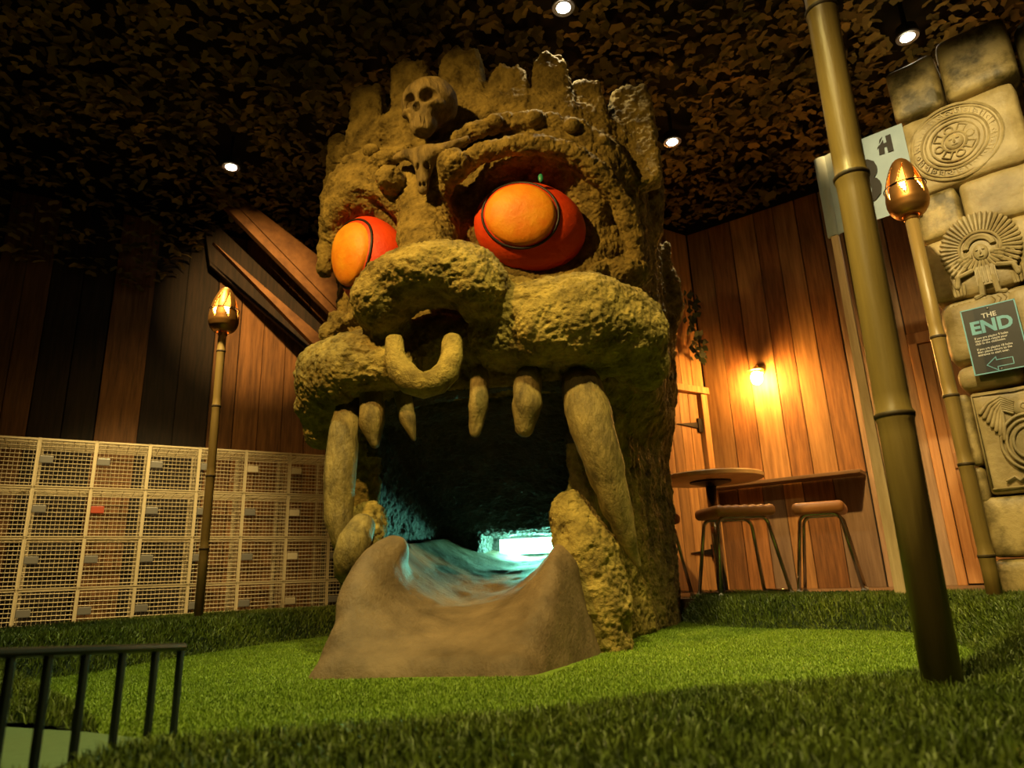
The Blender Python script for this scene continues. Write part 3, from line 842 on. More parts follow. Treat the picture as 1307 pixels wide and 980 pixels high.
# ------------------------------------------------------------------ downlights
m_lens = mat('lamp_lens', (1, 1, 1), emit=(1.0, 0.90, 0.70), estr=60.0)
m_alu = mat('lamp_ring', (0.35, 0.33, 0.3), rough=0.35, metal=0.8)
for i, (px, py, lab, en) in enumerate([(295, 212, 'round ceiling downlight above the wire lockers', 60), (719, 8, 'round ceiling downlight directly above the crowned head', 42),
                                       (858, 180, 'round ceiling downlight just right of the crown', 90), (1158, 46, 'round ceiling downlight beside the top of the stone pillar', 55)]):
    p = at_z(px, py, CEIL - 0.12)
    e = empty('ceiling_downlight', p, 0, lab, 'light', 'ceiling downlights')
    MB().lathe([(0.055, -0.006), (0.062, 0.0), (0.055, 0.05), (0.012, 0.055), (0.012, 0.235)], 20).build('lamp_housing', m_black, e, smooth=False)
    MB().lathe([(0.046, -0.010), (0.058, -0.012), (0.060, -0.004), (0.046, -0.002)], 20).build('bezel', m_alu, e)
    MB().lathe([(0.002, -0.012), (0.03, -0.012), (0.045, -0.007), (0.045, -0.0045)], 20).build('lens', m_lens, e)
    sp = spot('downlight_lamp', tuple(p - np.array([0, 0, 0.03])), tuple(p - np.array([0, 0, 1])), en, WHITE if i != 0 else WARM, 110 if i == 0 else 85, 0.9, 0.03)

# ------------------------------------------------------------------ wire mesh lockers
m_wire = mat('pale_wire', (0.66, 0.56, 0.36), rough=0.4, metal=0.2)
m_plate = mat('grey_lock_plate', (0.22, 0.21, 0.19), rough=0.4, metal=0.3)
m_plate_red = mat('red_lock_plate', (0.42, 0.07, 0.03), rough=0.45)
m_plate_pale = mat('cream_lock_plate', (0.55, 0.47, 0.32), rough=0.45)
CW, CH, CD = 0.309, 0.306, 0.36


def bar(b, p, q, r=0.0022):
    b.tube([p, q], r, 4, cap=False); return b


def grid_mesh():
    b = MB()
    for i in range(1, 13): bar(b, (CW * i / 13, 0, 0.012), (CW * i / 13, 0, CH - 0.012), 0.0012)
    for i in range(1, 12): bar(b, (0.012, -0.002, CH * i / 12), (CW - 0.012, -0.002, CH * i / 12), 0.0024)
    return b.mesh('wire_grid')


def frame_mesh():
    b = MB(); t = 0.006
    b.box((0.004, -t, 0.004), (0.004 + t, t, CH - 0.004)); b.box((CW - 0.004 - t, -t, 0.004), (CW - 0.004, t, CH - 0.004))
    b.box((0.004, -t, 0.004), (CW - 0.004, t, 0.004 + t)); b.box((0.004, -t, CH - 0.004 - t), (CW - 0.004, t, CH - 0.004))
    return b.mesh('door_frame')


def shelf_mesh():
    b = MB()
    for i in range(0, 11): bar(b, (0.004, 0.008 + CD * i / 10.5, 0), (CW - 0.004, 0.008 + CD * i / 10.5, 0), 0.002)
    for i in range(1, 5): bar(b, (CW * i / 5, 0.008, -0.003), (CW * i / 5, CD, -0.003), 0.0022)
    return b.mesh('wire_shelf')


def side_mesh():
    b = MB()
    for i in range(1, 40): bar(b, (0, 0.006, 4 * CH * i / 40), (0, CD, 4 * CH * i / 40), 0.0015)
    for i in range(1, 6): bar(b, (0, CD * i / 6, 0), (0, CD * i / 6, 4 * CH), 0.0018)
    return b.mesh('wire_side')


GM, FM, SHM, SM = grid_mesh(), frame_mesh(), shelf_mesh(), side_mesh()
PM = MB().box((0.012, -0.014, 0.150), (0.085, -0.006, 0.196)).mesh('lock_plate', bevel=0.004)
CM = MB()
for xx in (0, CW):
    for yy in (0, CD): CM.box((min(max(xx - 0.004, 0), CW - 0.008), yy - 0.004, 0), (min(max(xx + 0.004, 0.008), CW), yy + 0.004, 4 * CH + 0.004))
for zz in range(5):
    CM.box((0, CD - 0.004, zz * CH - 0.003), (CW, CD + 0.004, zz * CH + 0.003))
    CM.box((0, -0.004, zz * CH - 0.002), (CW, 0.004, zz * CH + 0.002))
CMm = CM.mesh('locker_frame')
ordw = ['leftmost', 'second', 'third', 'fourth', 'fifth', 'sixth', 'seventh', 'eighth', 'ninth']
t0 = -1.914 - 2 * CW + 0.004
for c in range(1, 10):
    o = LP + D_L * (t0 + c * CW)
    lk = empty('wire_locker', o, 0)
    lk.matrix_world = mtx_dir(np.array([o[0], o[1], 0.0]), D_L, N_L)
    vis = c - 1
    where = {1: 'at the left edge of the picture', 2: 'second column from the left edge', 3: 'third column from the left edge, with one red lock plate',
             4: 'fourth column from the left edge', 5: 'fifth column from the left edge, behind the bamboo torch', 6: 'sixth column from the left edge, just right of the torch',
             7: 'seventh column from the left edge, with cream lock plates', 8: 'column partly hidden by the ogre head', 9: 'end column behind the ogre head'}[c]
    tag(lk, 'four-high wire mesh locker, ' + where, 'locker', 'wire mesh lockers along the board wall')
    link('locker_frame', CMm, m_wire, lk)
    link('wire_side', SM, m_wire, lk)
    for r_ in range(4):
        dd = link('locker_door', FM, m_wire, lk, loc=(0, -0.004, r_ * CH))
        link('wire_grid', GM, m_wire, dd)
        mp_ = m_plate
        if c == 3 and r_ == 2: mp_ = m_plate_red
        if c in (7, 6) and r_ in (0, 1, 2, 3) and (c == 7 or r_ == 3): mp_ = m_plate_pale
        pm = link('lock_plate', PM.copy(), None, dd); pm.data.materials.append(mp_)
        link('wire_shelf', SHM, m_wire, lk, loc=(0, 0, (r_ + 1) * CH - 0.008))
    if c == 5:
        MB().tube([(0.21, -0.012, 1.0), (0.245, -0.012, 1.0), (0.228, -0.012, 1.035), (0.21, -0.012, 1.0)], 0.0025, 4).build('triangle_badge', m_plate_pale, lk)
# ------------------------------------------------------------------ the lawn: green, verge, blades
GREEN = np.array([(-0.95, 1.62), (-1.25, 1.95), (-1.68, 2.28), (-1.52, 2.48), (-1.46, 2.75), (-1.42, 3.05), (-1.30, 3.3), (-1.25, 3.6), (-1.08, 3.85), (-0.8, 4.3), (0.2, 4.75), (0.85, 4.4), (0.90, 3.95), (0.97, 3.45),
                  (1.31, 3.15), (1.53, 2.95), (1.52, 2.62), (1.38, 2.2), (1.22, 1.93), (0.95, 1.74), (0.56, 1.64), (0.36, 1.62), (0.04, 1.45), (-0.16, 1.41), (-0.51, 1.34), (-0.72, 1.30), (-1.2, 1.1), (-1.6, 1.2)])
GREEN = np.array([p for p in GREEN[:-2]] + [(-0.80, 1.42)])


def poly_sd(P, poly):
    """signed distance to polygon, negative inside"""
    d = np.full(len(P), 1e9); ins = np.zeros(len(P), bool)
    for i in range(len(poly)):
        a, b = poly[i], poly[(i + 1) % len(poly)]; ab = b - a; ap = P - a
        t = np.clip((ap @ ab) / (ab @ ab), 0, 1); d = np.minimum(d, np.linalg.norm(ap - t[:, None] * ab, axis=1))
        c = (a[1] > P[:, 1]) != (b[1] > P[:, 1])
        xi = a[0] + (P[:, 1] - a[1]) / (b[1] - a[1] + 1e-12) * ab[0]
        ins ^= c & (P[:, 0] < xi)
    return np.where(ins, -d, d)


# smooth the outline
def smooth_poly(p, it=2):
    for _ in range(it):
        q = np.roll(p, -1, 0); p = np.stack([0.75 * p + 0.25 * q, 0.25 * p + 0.75 * q], 1).reshape(-1, 2)
    return p


GREEN = smooth_poly(GREEN)
MATP = np.array([at_z(x, y, 0.0)[:2] for x, y in [(-60, 925), (110, 936), (185, 945), (150, 966), (95, 985), (60, 1010), (-120, 1010)]])


def verge_h(P):
    d = poly_sd(P, GREEN)
    X, Y = P[:, 0], P[:, 1]
    back = np.clip((Y - 1.55 - 0.0 * X) / 0.75, 0, 1); back = back * back * (3 - 2 * back)
    hb = 0.012 + (0.110) * back
    s_ = np.clip(d / 0.13, 0, 1); s_ = s_ * (2 - s_)
    h = hb * s_ - 0.004
    # the left bank is a narrow ridge that falls away to the floor in front of the lockers
    t = (X - LP[0]) * N_L[0] + (Y - LP[1]) * N_L[1]
    h = np.where(X < -0.3, h * np.clip((t - 0.05) / 0.45, 0, 1), h)
    return d, h


m_soil = mat('turf_backing', (0.006, 0.015, 0.003), (0.012, 0.028, 0.005), rough=0.9, scale=30)
m_mown = mat('short_turf', (0.12, 0.20, 0.012), (0.17, 0.27, 0.018), rough=0.75, scale=45, thr=(0.35, 0.65), bump=0.5, bscale=180)
# sheet under the long grass
gx = np.arange(-3.2, 3.6, 0.03); gy = np.arange(0.55, 5.2, 0.03)
GX, GY = np.meshgrid(gx, gy, indexing='ij'); PP = np.stack([GX.ravel(), GY.ravel()], 1)
d_, h_ = verge_h(PP)
Pv = np.c_[PP, h_]
ix = np.arange(len(PP)).reshape(GX.shape)
Q = np.stack([ix[:-1, :-1], ix[1:, :-1], ix[1:, 1:], ix[:-1, 1:]], -1).reshape(-1, 4)
tl_ = (PP[:, 0] - LP[0]) * N_L[0] + (PP[:, 1] - LP[1]) * N_L[1]
right_of = (PP[:, 0] > 0.6) & (d_ > 0.75)
mat_d = poly_sd(PP, MATP)
ok = (d_ > -0.05) & (tl_ > 0.06) & ~right_of & (mat_d > 0.0) & ~((PP[:, 0] < -2.9)) & ~((PP[:, 1] > 4.35) & (np.abs(PP[:, 0]) < 1.2))
Q = Q[ok[Q].all(1)]
us = np.unique(Q); mp = np.full(len(PP), -1); mp[us] = np.arange(len(us))
tag(link('verge_mat', np_mesh('verge_mat', Pv[us], mp[Q]), m_soil), 'backing mat of the long artificial grass around the green', kind='structure')
# the green itself
gp = [tuple(p) for p in GREEN]
bm = bmesh.new(); bm.faces.new([bm.verts.new((x, y, 0.0)) for x, y in gp]); me = bpy.data.meshes.new('putting_green')
r_ = bmesh.ops.extrude_face_region(bm, geom=bm.faces[:])
for v in r_['geom']:
    if isinstance(v, bmesh.types.BMVert): v.co.z = -0.011
bmesh.ops.recalc_face_normals(bm, faces=bm.faces[:]); bm.to_mesh(me); bm.free()
tag(link('putting_green', me, m_mown), 'bright short-turf putting green around the ogre head', kind='structure')
# pale smooth mat at the lower left
tag(MB().prism([tuple(p) for p in MATP], -0.011, 0.003).build('tee_mat', mat('pale_mat', (0.10, 0.17, 0.085), (0.12, 0.20, 0.10), rough=0.7, scale=60)), 'smooth pale green tee mat behind the little black railing', 'mat')


def blades(name, P, h, length, width, lean, m, label):
    n = len(P)
    a = rng.uniform(0, 2 * np.pi, n); ln = length * rng.uniform(0.6, 1.25, n); wd = width * rng.uniform(0.7, 1.2, n)
    la = rng.uniform(0, 2 * np.pi, n); le = np.abs(rng.normal(0, lean, n)) * ln
    side = np.stack([np.cos(a) * wd, np.sin(a) * wd, np.zeros(n)], 1)
    base = np.c_[P, h]
    mid = base + np.stack([np.cos(la) * le * 0.35, np.sin(la) * le * 0.35, ln * 0.6], 1)
    tip = base + np.stack([np.cos(la) * le, np.sin(la) * le, ln * np.clip(1 - 0.3 * (le / ln), 0.4, 1)], 1)
    V = np.stack([base - side, base + side, mid + side * 0.75, mid - side * 0.75, tip], 1).reshape(-1, 3)
    k = np.arange(n)[:, None, None] * 5
    T = (k + np.array([(0, 1, 2), (0, 2, 3), (3, 2, 4)])[None]).reshape(-1, 3)
    return tag(link(name, np_mesh(name, V, T, True), m), label, 'grass', kind='stuff')


m_blade = mat('long_grass_blade', (0.060, 0.098, 0.008), (0.130, 0.175, 0.016), rough=0.55, scale=5, island=0.45, thr=(0.35, 0.65))
m_blade_s = mat('short_grass_blade', (0.14, 0.22, 0.012), (0.20, 0.30, 0.018), rough=0.6, scale=5, island=0.30, thr=(0.35, 0.65))


def head_clear(P):
    q = np.c_[P, np.zeros(len(P))] - HO
    x, y = q @ HX, q @ HY
    inside = (y > -0.80) & (x > -0.23 - 0.25 * (y + 0.8)) & (x < 0.46 + 0.22 * np.clip(y + 0.8, 0, 0.8)) & (y < 0)
    inside |= (y >= -0.02) & (y < 1.38) & (x > -0.6) & (x < 0.58 + 0.27 * y)
    return ~inside


# near verge: dense long blades
n = 150000
P = np.stack([rng.uniform(-1.6, 2.3, n), rng.uniform(0.75, 2.1, n)], 1); d_, h_ = verge_h(P)
k_ = (d_ > 0.0) & (poly_sd(P, MATP) > 0.01) & (np.abs(P[:, 0]) < 0.25 + 0.85 * P[:, 1]); blades('foreground_grass', P[k_], h_[k_], 0.030, 0.0016, 0.55, m_blade, 'long dark artificial grass across the foreground')
n = 120000
P = np.stack([rng.uniform(-3.0, -0.7, n), rng.uniform(1.6, 5.0, n)], 1); d_, h_ = verge_h(P); t_ = (P[:, 0] - LP[0]) * N_L[0] + (P[:, 1] - LP[1]) * N_L[1]
k_ = (d_ > 0) & (t_ > 0.1) & (d_ < 0.9) & (P[:, 1] > 2.1); blades('left_bank_grass', P[k_], h_[k_], 0.030, 0.0024, 0.6, m_blade, 'raised bank of long grass in front of the lockers')
n = 130000
P = np.stack([rng.uniform(0.7, 3.0, n), rng.uniform(2.1, 4.9, n)], 1); d_, h_ = verge_h(P)
pq = P - np.array([2.0, 3.0]); ps, pt = pq @ np.array([0.743, -0.669]), pq @ np.array([0.669, 0.743])
k_ = (d_ > 0) & (d_ < 0.62) & ~((ps > -0.05) & (pt > -0.06)) & ~((P[:, 1] > 4.1) & (P[:, 0] < 1.2)); blades('right_bank_grass', P[k_], h_[k_], 0.030, 0.0022, 0.6, m_blade, 'raised bank of long grass in front of the stools and pillar')
# the steep foot of the banks
n = 260000
P = np.stack([rng.uniform(-2.0, 1.8, n), rng.uniform(1.8, 4.2, n)], 1); d_, h_ = verge_h(P)
k_ = (d_ > -0.015) & (d_ < 0.09); blades('bank_foot_grass', P[k_], np.maximum(h_[k_], 0.0), 0.024, 0.0022, 0.9, m_blade, 'long grass along the foot of the banks round the green')
n = 330000
P = np.stack([rng.uniform(-1.8, 1.6, n), rng.uniform(1.3, 4.2, n)], 1); d_ = poly_sd(P, GREEN)
k_ = (d_ < 0.0) & head_clear(P) & (poly_sd(P, MATP) > 0.0); blades('short_grass', P[k_], np.zeros(k_.sum()), 0.009, 0.0013, 0.7, m_blade_s, 'short clipped blades of the putting green')

# ------------------------------------------------------------------ little black railing
m_rail = mat('black_rail', (0.008, 0.013, 0.012), rough=0.4)
ZR = 0.16
ra, rb = at_z(232, 826, ZR), np.array([-0.692, 1.165, ZR])
dv = rb - ra; dv[2] = 0; dv /= np.linalg.norm(dv); RN = np.array([dv[1], -dv[0], 0])
ln = float((at_pl(12, 836, ra, RN) - ra) @ dv)
e = empty('garden_railing', (ra[0], ra[1], 0.0), math.atan2(dv[1], dv[0]), 'little black metal railing at the lower left corner of the green', 'railing')
RS = 0.0735
MB().tube([(-0.006, 0, ZR), (ln + 0.10, 0, ZR + RS * (ln + 0.10))], 0.0075, 8).build('top_rail', m_rail, e)
MB().box((-0.004, -0.004, 0.004), (ln + 0.10, 0.004, 0.008)).build('bottom_rail', m_rail, e, bevel=0.002)
for px in (231, 199, 157, 110, 63, 15):
    q = at_pl(px, 826 + (231 - px) * 7.5 / 216, ra, RN) - ra; s_ = float(q @ dv)
    MB().box((s_ - 0.005, -0.005, 0.0), (s_ + 0.005, 0.005, ZR + RS * s_)).build('baluster', m_rail, e, bevel=0.0015)
for j in (1, 2):
    s2 = s_ + 0.035 * j
    MB().box((s2 - 0.005, -0.005, 0.0), (s2 + 0.005, 0.005, ZR + RS * s2)).build('baluster', m_rail, e, bevel=0.0015)

# ------------------------------------------------------------------ bamboo
m_bam = mat('bamboo_cane', (0.19, 0.125, 0.035), (0.34, 0.23, 0.07), rough=0.38, scale=3, stretch=(6, 6, 0.5), bump=0.15, bscale=12, thr=(0.3, 0.7))
m_node = mat('bamboo_node', (0.035, 0.022, 0.010), (0.09, 0.055, 0.02), rough=0.6, scale=30)


def bamboo(root, h0, h1, r, nodes, seg=18):
    prev = h0; nodes = sorted(nodes)
    b = MB()
    pr = [(r, h0)]
    for zn in nodes:
        pr += [(r * 0.985, zn - 0.05), (r * 1.0, zn - 0.018), (r * 1.09, zn - 0.004), (r * 1.09, zn + 0.004), (r * 0.97, zn + 0.012), (r * 0.975, zn + 0.05)]
    pr.append((r * 0.97, h1))
    b.lathe(pr, seg).build('cane', m_bam, root, smooth=True)
    for zn in nodes:
        MB().lathe([(r * 1.05, zn - 0.010), (r * 1.115, zn - 0.003), (r * 1.115, zn + 0.002), (r * 1.0, zn + 0.006)], seg).build('node_ring', m_node, root, smooth=True)


p = at_z(1206, 886, 0.0)
e = empty('bamboo_pole', (p[0], p[1], 0.0), 0, 'thick near bamboo pole rising out of the picture at right', 'pole')
zs = [at_y(1130, 530, p[1])[2], at_y(1083, 226, p[1])[2], at_y(1052, 14, p[1])[2]]
bamboo(e, 0.0, CEIL - 0.12, 0.039, [0.22 * 0] * 0 + zs + [2.15, 2.6, 3.0])
e.rotation_euler = (0, math.radians(0.9), 0)

m_copper = mat('copper', (0.38, 0.17, 0.04), (0.52, 0.26, 0.07), rough=0.42, metal=0.85, scale=6)
m_flame = mat('flame_glow', (1, 0.5, 0.1), emit=(1.0, 0.33, 0.035), estr=5.0)
m_hot = mat('flame_core', (1, 0.7, 0.3), emit=(1.0, 0.60, 0.20), estr=22.0)


def torch(base, ztop, r, nodes, label, rot):
    e = empty('bamboo_torch', base, 0, label, 'torch')
    hh = 0.285; z0 = ztop - hh - base[2]
    bamboo(e, 0.0, z0 + 0.02, r, nodes, 14)
    prof = [(0.035, 0.0), (0.058, 0.012), (0.075, 0.035), (0.083, 0.065), (0.083, 0.095), (0.079, 0.13), (0.072, 0.165), (0.062, 0.20), (0.050, 0.23), (0.041, 0.25), (0.030, 0.268), (0.016, 0.281), (0.002, 0.285)]
    n, mrows = 84, 44
    zz = np.linspace(0, hh, mrows); rr = np.interp(zz, [q[1] for q in prof], [q[0] for q in prof])
    vs_, fs = [], []
    for i in range(mrows):
        for k in range(n):
            a = 2 * math.pi * k / n; vs_.append((rr[i] * math.cos(a), rr[i] * math.sin(a), zz[i]))
    slots = 7
    for i in range(mrows - 1):
        zc = (zz[i] + zz[i + 1]) / 2; t_ = (zc - 0.075) / 0.17
        for k in range(n):
            a = (k + 0.5) / n * slots; ph = (a + 0.16 * math.sin(t_ * 4.2)) % 1 - 0.5
            wdt = 0.0
            if 0 < t_ < 1: wdt = 0.26 * (math.sin(math.pi * min(1, t_ * 1.6) / 2) if t_ < 0.35 else 1.0) * (1 - max(0, t_ - 0.35) / 0.65) ** 1.1
            if abs(ph) < wdt: continue
            p_, q_ = i * n + k, i * n + (k + 1) % n
            fs.append((p_, q_, q_ + n, p_ + n))
    hd = MB().add(vs_, fs).build('torch_head', m_copper, e, loc=(0, 0, z0), smooth=True)
    hd.rotation_euler = (0, 0, rot)
    so = hd.modifiers.new('thick', 'SOLIDIFY'); so.thickness = 0.004
    MB().tube([(rr[16] * 1.0 * math.cos(a), rr[16] * math.sin(a), zz[21]) for a in np.linspace(0, 2 * math.pi, 33)], 0.0025, 6, cap=False).build('wire_hoop', m_iron, hd)
    MB().lathe([(0.05, 0.07), (0.062, 0.09), (0.06, 0.13), (0.052, 0.17), (0.04, 0.205), (0.02, 0.235)], 20).build('flame_liner', m_flame, hd, smooth=True)
    # hot lower part of the flame seen through the slots
    MB().lathe([(0.050, 0.092), (0.0655, 0.105), (0.064, 0.125), (0.0585, 0.142), (0.05, 0.147)], 20).build('flame_core', m_hot, hd, smooth=True)
    MB().lathe([(r * 0.95, -0.02), (r * 1.12, -0.015), (r * 1.12, 0.012), (0.034, 0.02)], 16).build('collar', m_copper, e, loc=(0, 0, z0), smooth=True)
    return e


pr_ = at_z(1157, 250, 1.80)
torch((pr_[0] - 0.0, pr_[1], 0.08), at_y(1150, 203, pr_[1])[2], 0.027, [z - 0.08 for z in (at_y(1193, 430, pr_[1])[2], at_y(1209, 505, pr_[1])[2], at_y(1229, 592, pr_[1])[2], at_y(1254, 709, pr_[1])[2])], 'bamboo torch with glowing copper head in front of the stone pillar', 0.15)
pl0 = at_z(286, 403, 1.80)
torch((pl0[0], pl0[1], 0.08), at_y(287, 367, pl0[1])[2], 0.023, [z - 0.08 for z in (at_y(284, 448, pl0[1])[2], at_y(278, 518, pl0[1])[2], at_y(271, 607, pl0[1])[2], at_y(265, 700, pl0[1])[2])], 'bamboo torch with glowing copper head in front of the lockers', 0.5)
# ------------------------------------------------------------------ carved stone pillar
m_stone = mat('sand_stone', (0.20, 0.145, 0.045), (0.55, 0.44, 0.21), rough=0.5, scale=5, bump=0.35, bscale=35, bdist=0.008, thr=(0.3, 0.7), spec=0.55)
m_stone_moss = mat('mossy_stone', (0.085, 0.065, 0.014), (0.48, 0.37, 0.15), rough=0.5, scale=6, bump=0.35, bscale=35, bdist=0.008, thr=(0.40, 0.58), spec=0.55)
m_relief = mat('carved_relief', (0.26, 0.20, 0.085), (0.50, 0.41, 0.21), rough=0.5, scale=12, bump=0.2, bscale=80, bdist=0.004, spec=0.5)
a_ = math.radians(132)
D_P = np.array([math.sin(a_), math.cos(a_), 0.0]); N_P = np.array([D_P[1], -D_P[0], 0.0])
PE = np.array([2.0, 3.0, 0.0])
pil = empty('stone_pillar', PE, 0, 'tall pillar of rounded sandstone blocks with carved sun and figure reliefs', 'pillar')
pil.matrix_world = mtx_dir(PE, D_P, N_P)


def block(x0, x1, z0, z1, y0, y1, m, rad=0.045, name='stone_block'):
    n = 9
    lo, hi = V3((x0 + 0.003, y0, z0 + 0.003)), V3((x1 - 0.003, y1, z1 - 0.003)); c = (lo + hi) / 2; hf = (hi - lo) / 2
    rad = min(rad, hf.min() * 0.9)
    vs_, fs = [], []
    for ax in range(3):
        o1, o2 = (ax + 1) % 3, (ax + 2) % 3
        for sg in (-1, 1):
            st = len(vs_)
            for i in range(n + 1):
                for j in range(n + 1):
                    p = np.zeros(3); p[ax] = sg * hf[ax]
                    p[o1] = hf[o1] * math.sin((2 * i / n - 1) * math.pi / 2); p[o2] = hf[o2] * math.sin((2 * j / n - 1) * math.pi / 2)
                    q = np.clip(p, -(hf - rad), hf - rad); d = p - q; l = np.linalg.norm(d)
                    vs_.append(c + (q + d / l * rad if l > 1e-9 else p))
            for i in range(n):
                for j in range(n):
                    a, b = st + i * (n + 1) + j, st + (i + 1) * (n + 1) + j
                    fs.append((a, b, b + 1, a + 1) if sg > 0 else (a, a + 1, b + 1, b))
    vv = np.array(vs_); dn = (vnoise(vv, 9.0) * 0.010 + vnoise(vv, 26.0) * 0.004)
    vv += dn[:, None] * np.array([0.3, -0.8, 0.2])
    b = MB().add(vv, fs); me = bpy.data.meshes.new(name); me.from_pydata(b.v, [], b.f)
    bm = bmesh.new(); bm.from_mesh(me); bmesh.ops.remove_doubles(bm, verts=bm.verts[:], dist=0.0015); bmesh.ops.recalc_face_normals(bm, faces=bm.faces[:]); bm.to_mesh(me); bm.free()
    me.polygons.foreach_set('use_smooth', [True] * len(me.polygons))
    return link(name, me, m, pil)


A, B_ = m_stone, m_stone_moss
for (x0, x1, z0, z1, y0, m, rd) in [
        (0.0, 0.228, 2.412, 2.72, -0.02, B_, 0.035), (0.23, 0.53, 2.412, 2.76, -0.02, B_, 0.045),
        (0.01, 0.50, 1.985, 2.41, 0.0, A, 0.04),
        (0.0, 0.19, 1.74, 1.985, -0.012, B_, 0.03), (0.19, 0.51, 1.74, 1.985, -0.005, A, 0.03),
        (0.0, 0.34, 1.425, 1.74, -0.006, A, 0.03), (0.34, 0.51, 1.425, 1.74, -0.012, B_, 0.03),
        (0.01, 0.25, 1.115, 1.425, -0.032, A, 0.055), (0.25, 0.51, 1.115, 1.425, -0.028, A, 0.055),
        (0.02, 0.27, 0.99, 1.112, -0.025, A, 0.045), (0.275, 0.51, 0.985, 1.112, -0.02, A, 0.045),
        (0.0, 0.055, 0.66, 0.985, -0.012, B_, 0.02), (0.05, 0.44, 0.53, 0.985, -0.008, A, 0.02), (0.44, 0.52, 0.53, 0.985, -0.012, B_, 0.02),
        (0.0, 0.05, 0.50, 0.66, -0.012, B_, 0.02), (0.0, 0.19, 0.27, 0.53, -0.012, B_, 0.03), (0.19, 0.52, 0.30, 0.53, -0.012, A, 0.03),
        (-0.01, 0.26, 0.06, 0.27, -0.02, B_, 0.04), (0.26, 0.53, 0.06, 0.30, -0.02, B_, 0.04)]:
    block(x0, x1, z0, z1, y0, 0.42, m, rd)
# return of the pillar, set back to the right
for (z0, z1) in [(2.3, 2.74), (1.9, 2.3), (1.5, 1.9), (1.1, 1.5), (0.6, 1.1), (0.06, 0.6)]:
    block(0.535, 0.95, z0, z1, 0.06, 0.42, B_, 0.07)


def arc(cx, cz, r, a0, a1, y, n=24, rz=None):
    rz = rz or r
    return [(cx + r * math.cos(t), y, cz + rz * math.sin(t)) for t in np.linspace(math.radians(a0), math.radians(a1), n)]


# sun wheel
b = MB(); cx, cz = 0.226, 2.203
Y0 = -0.002
for rr_, th in [(0.192, 0.007), (0.176, 0.004), (0.138, 0.006), (0.122, 0.0045), (0.100, 0.005)]:
    b.tube(arc(cx, cz, rr_, 0, 360, Y0, 65), th, 6, cap=False)
for i in range(52):
    a = 2 * math.pi * i / 52
    if i % 13 in (0,): continue
    r0_, r1_ = (0.145, 0.171) if i % 3 else (0.150, 0.160)
    b.tube([(cx + r0_ * math.cos(a), Y0, cz + r0_ * math.sin(a)), (cx + r1_ * math.cos(a + 0.05), Y0, cz + r1_ * math.sin(a + 0.05))], 0.0035, 5)
for i in range(26):
    a = 2 * math.pi * (i + .5) / 26
    b.tube(arc(cx + 0.157 * math.cos(a), cz + 0.157 * math.sin(a), 0.008, 0, 300, Y0, 8), 0.0025, 5)
for i in range(8):
    a = 2 * math.pi * i / 8 + 0.2
    u = np.array([math.cos(a), math.sin(a)]); v = np.array([-u[1], u[0]])
    def q_(r_, t_): return (cx + u[0] * r_ + v[0] * t_, Y0, cz + u[1] * r_ + v[1] * t_)
    if i % 2: b.tube([q_(0.052, -0.014), q_(0.086, -0.018), q_(0.086, 0.018), q_(0.052, 0.014)], 0.0045, 6)
    else: b.tube([(cx + u[0] * 0.068 + 0.017 * math.cos(t), Y0, cz + u[1] * 0.068 + 0.017 * math.sin(t)) for t in np.linspace(0, 6.2, 14)], 0.0045, 6, cap=False)
b.tube(arc(cx, cz, 0.050, 0, 360, Y0, 40), 0.006, 6, cap=False)
b.ell((cx, 0.0, cz), (0.04, 0.012, 0.04), 16, 8)
for sx in (-1, 1): b.ell((cx + sx * 0.014, -0.010, cz + 0.01), (0.009, 0.006, 0.005), 8, 6)
b.ell((cx, -0.012, cz - 0.003), (0.006, 0.007, 0.013), 8, 6); b.ell((cx, -0.010, cz - 0.02), (0.014, 0.005, 0.004), 8, 6)
b.build('sun_relief', m_relief, pil, smooth=True)['label'] = 'round carved sun wheel'

# rayed figure
b = MB(); cx, cz, Y0 = 0.222, 1.635, -0.014
for i in range(34):
    a = math.radians(-42 + 264 * i / 33)
    u = (math.cos(a), math.sin(a)); r0_, r1_ = 0.088, 0.150
    b.tube([(cx + u[0] * r0_, Y0, cz + u[1] * r0_), (cx + u[0] * r1_, Y0, cz + u[1] * r1_ * 1.12)], [0.0055, 0.0095], 7, round_ends=True)
b.tube(arc(cx, cz, 0.080, -20, 200, Y0, 30), 0.006, 6)
b.ell((cx, -0.004, cz), (0.072, 0.012, 0.074), 20, 8)
b.tube(arc(cx, cz + 0.005, 0.052, 0, 180, -0.016, 20), 0.013, 8)          # headdress
b.tube(arc(cx, cz - 0.0, 0.045, 10, 170, -0.022, 16), 0.005, 6)
b.ell((cx, -0.016, cz - 0.022), (0.030, 0.015, 0.040), 14, 10)              # face
for sx in (-1, 1):
    b.ell((cx + sx * 0.012, -0.031, cz - 0.014), (0.007, 0.004, 0.004), 8, 6)
    b.ell((cx + sx * 0.043, -0.016, cz - 0.03), (0.010, 0.010, 0.015), 8, 6)
    b.tube(arc(cx + sx * 0.09, cz - 0.06, 0.028, 0, 320, -0.014, 14), 0.007, 6)   # scrolls
    b.tube([(cx + sx * 0.05, -0.016, cz - 0.10), (cx + sx * 0.105, -0.018, cz - 0.115), (cx + sx * 0.115, -0.018, cz - 0.16)], 0.012, 8, round_ends=True)
    b.tube([(cx + sx * 0.025, -0.016, cz - 0.15), (cx + sx * 0.03, -0.018, cz - 0.225), (cx + sx * 0.052, -0.018, cz - 0.23)], 0.013, 8, round_ends=True)
    for j in range(4):
        b.tube([(cx + sx * (0.095 + 0.012 * j), -0.014, cz - 0.20), (cx + sx * (0.09 + 0.016 * j), -0.014, cz - 0.15 + 0.006 * j)], 0.006, 6, round_ends=True)
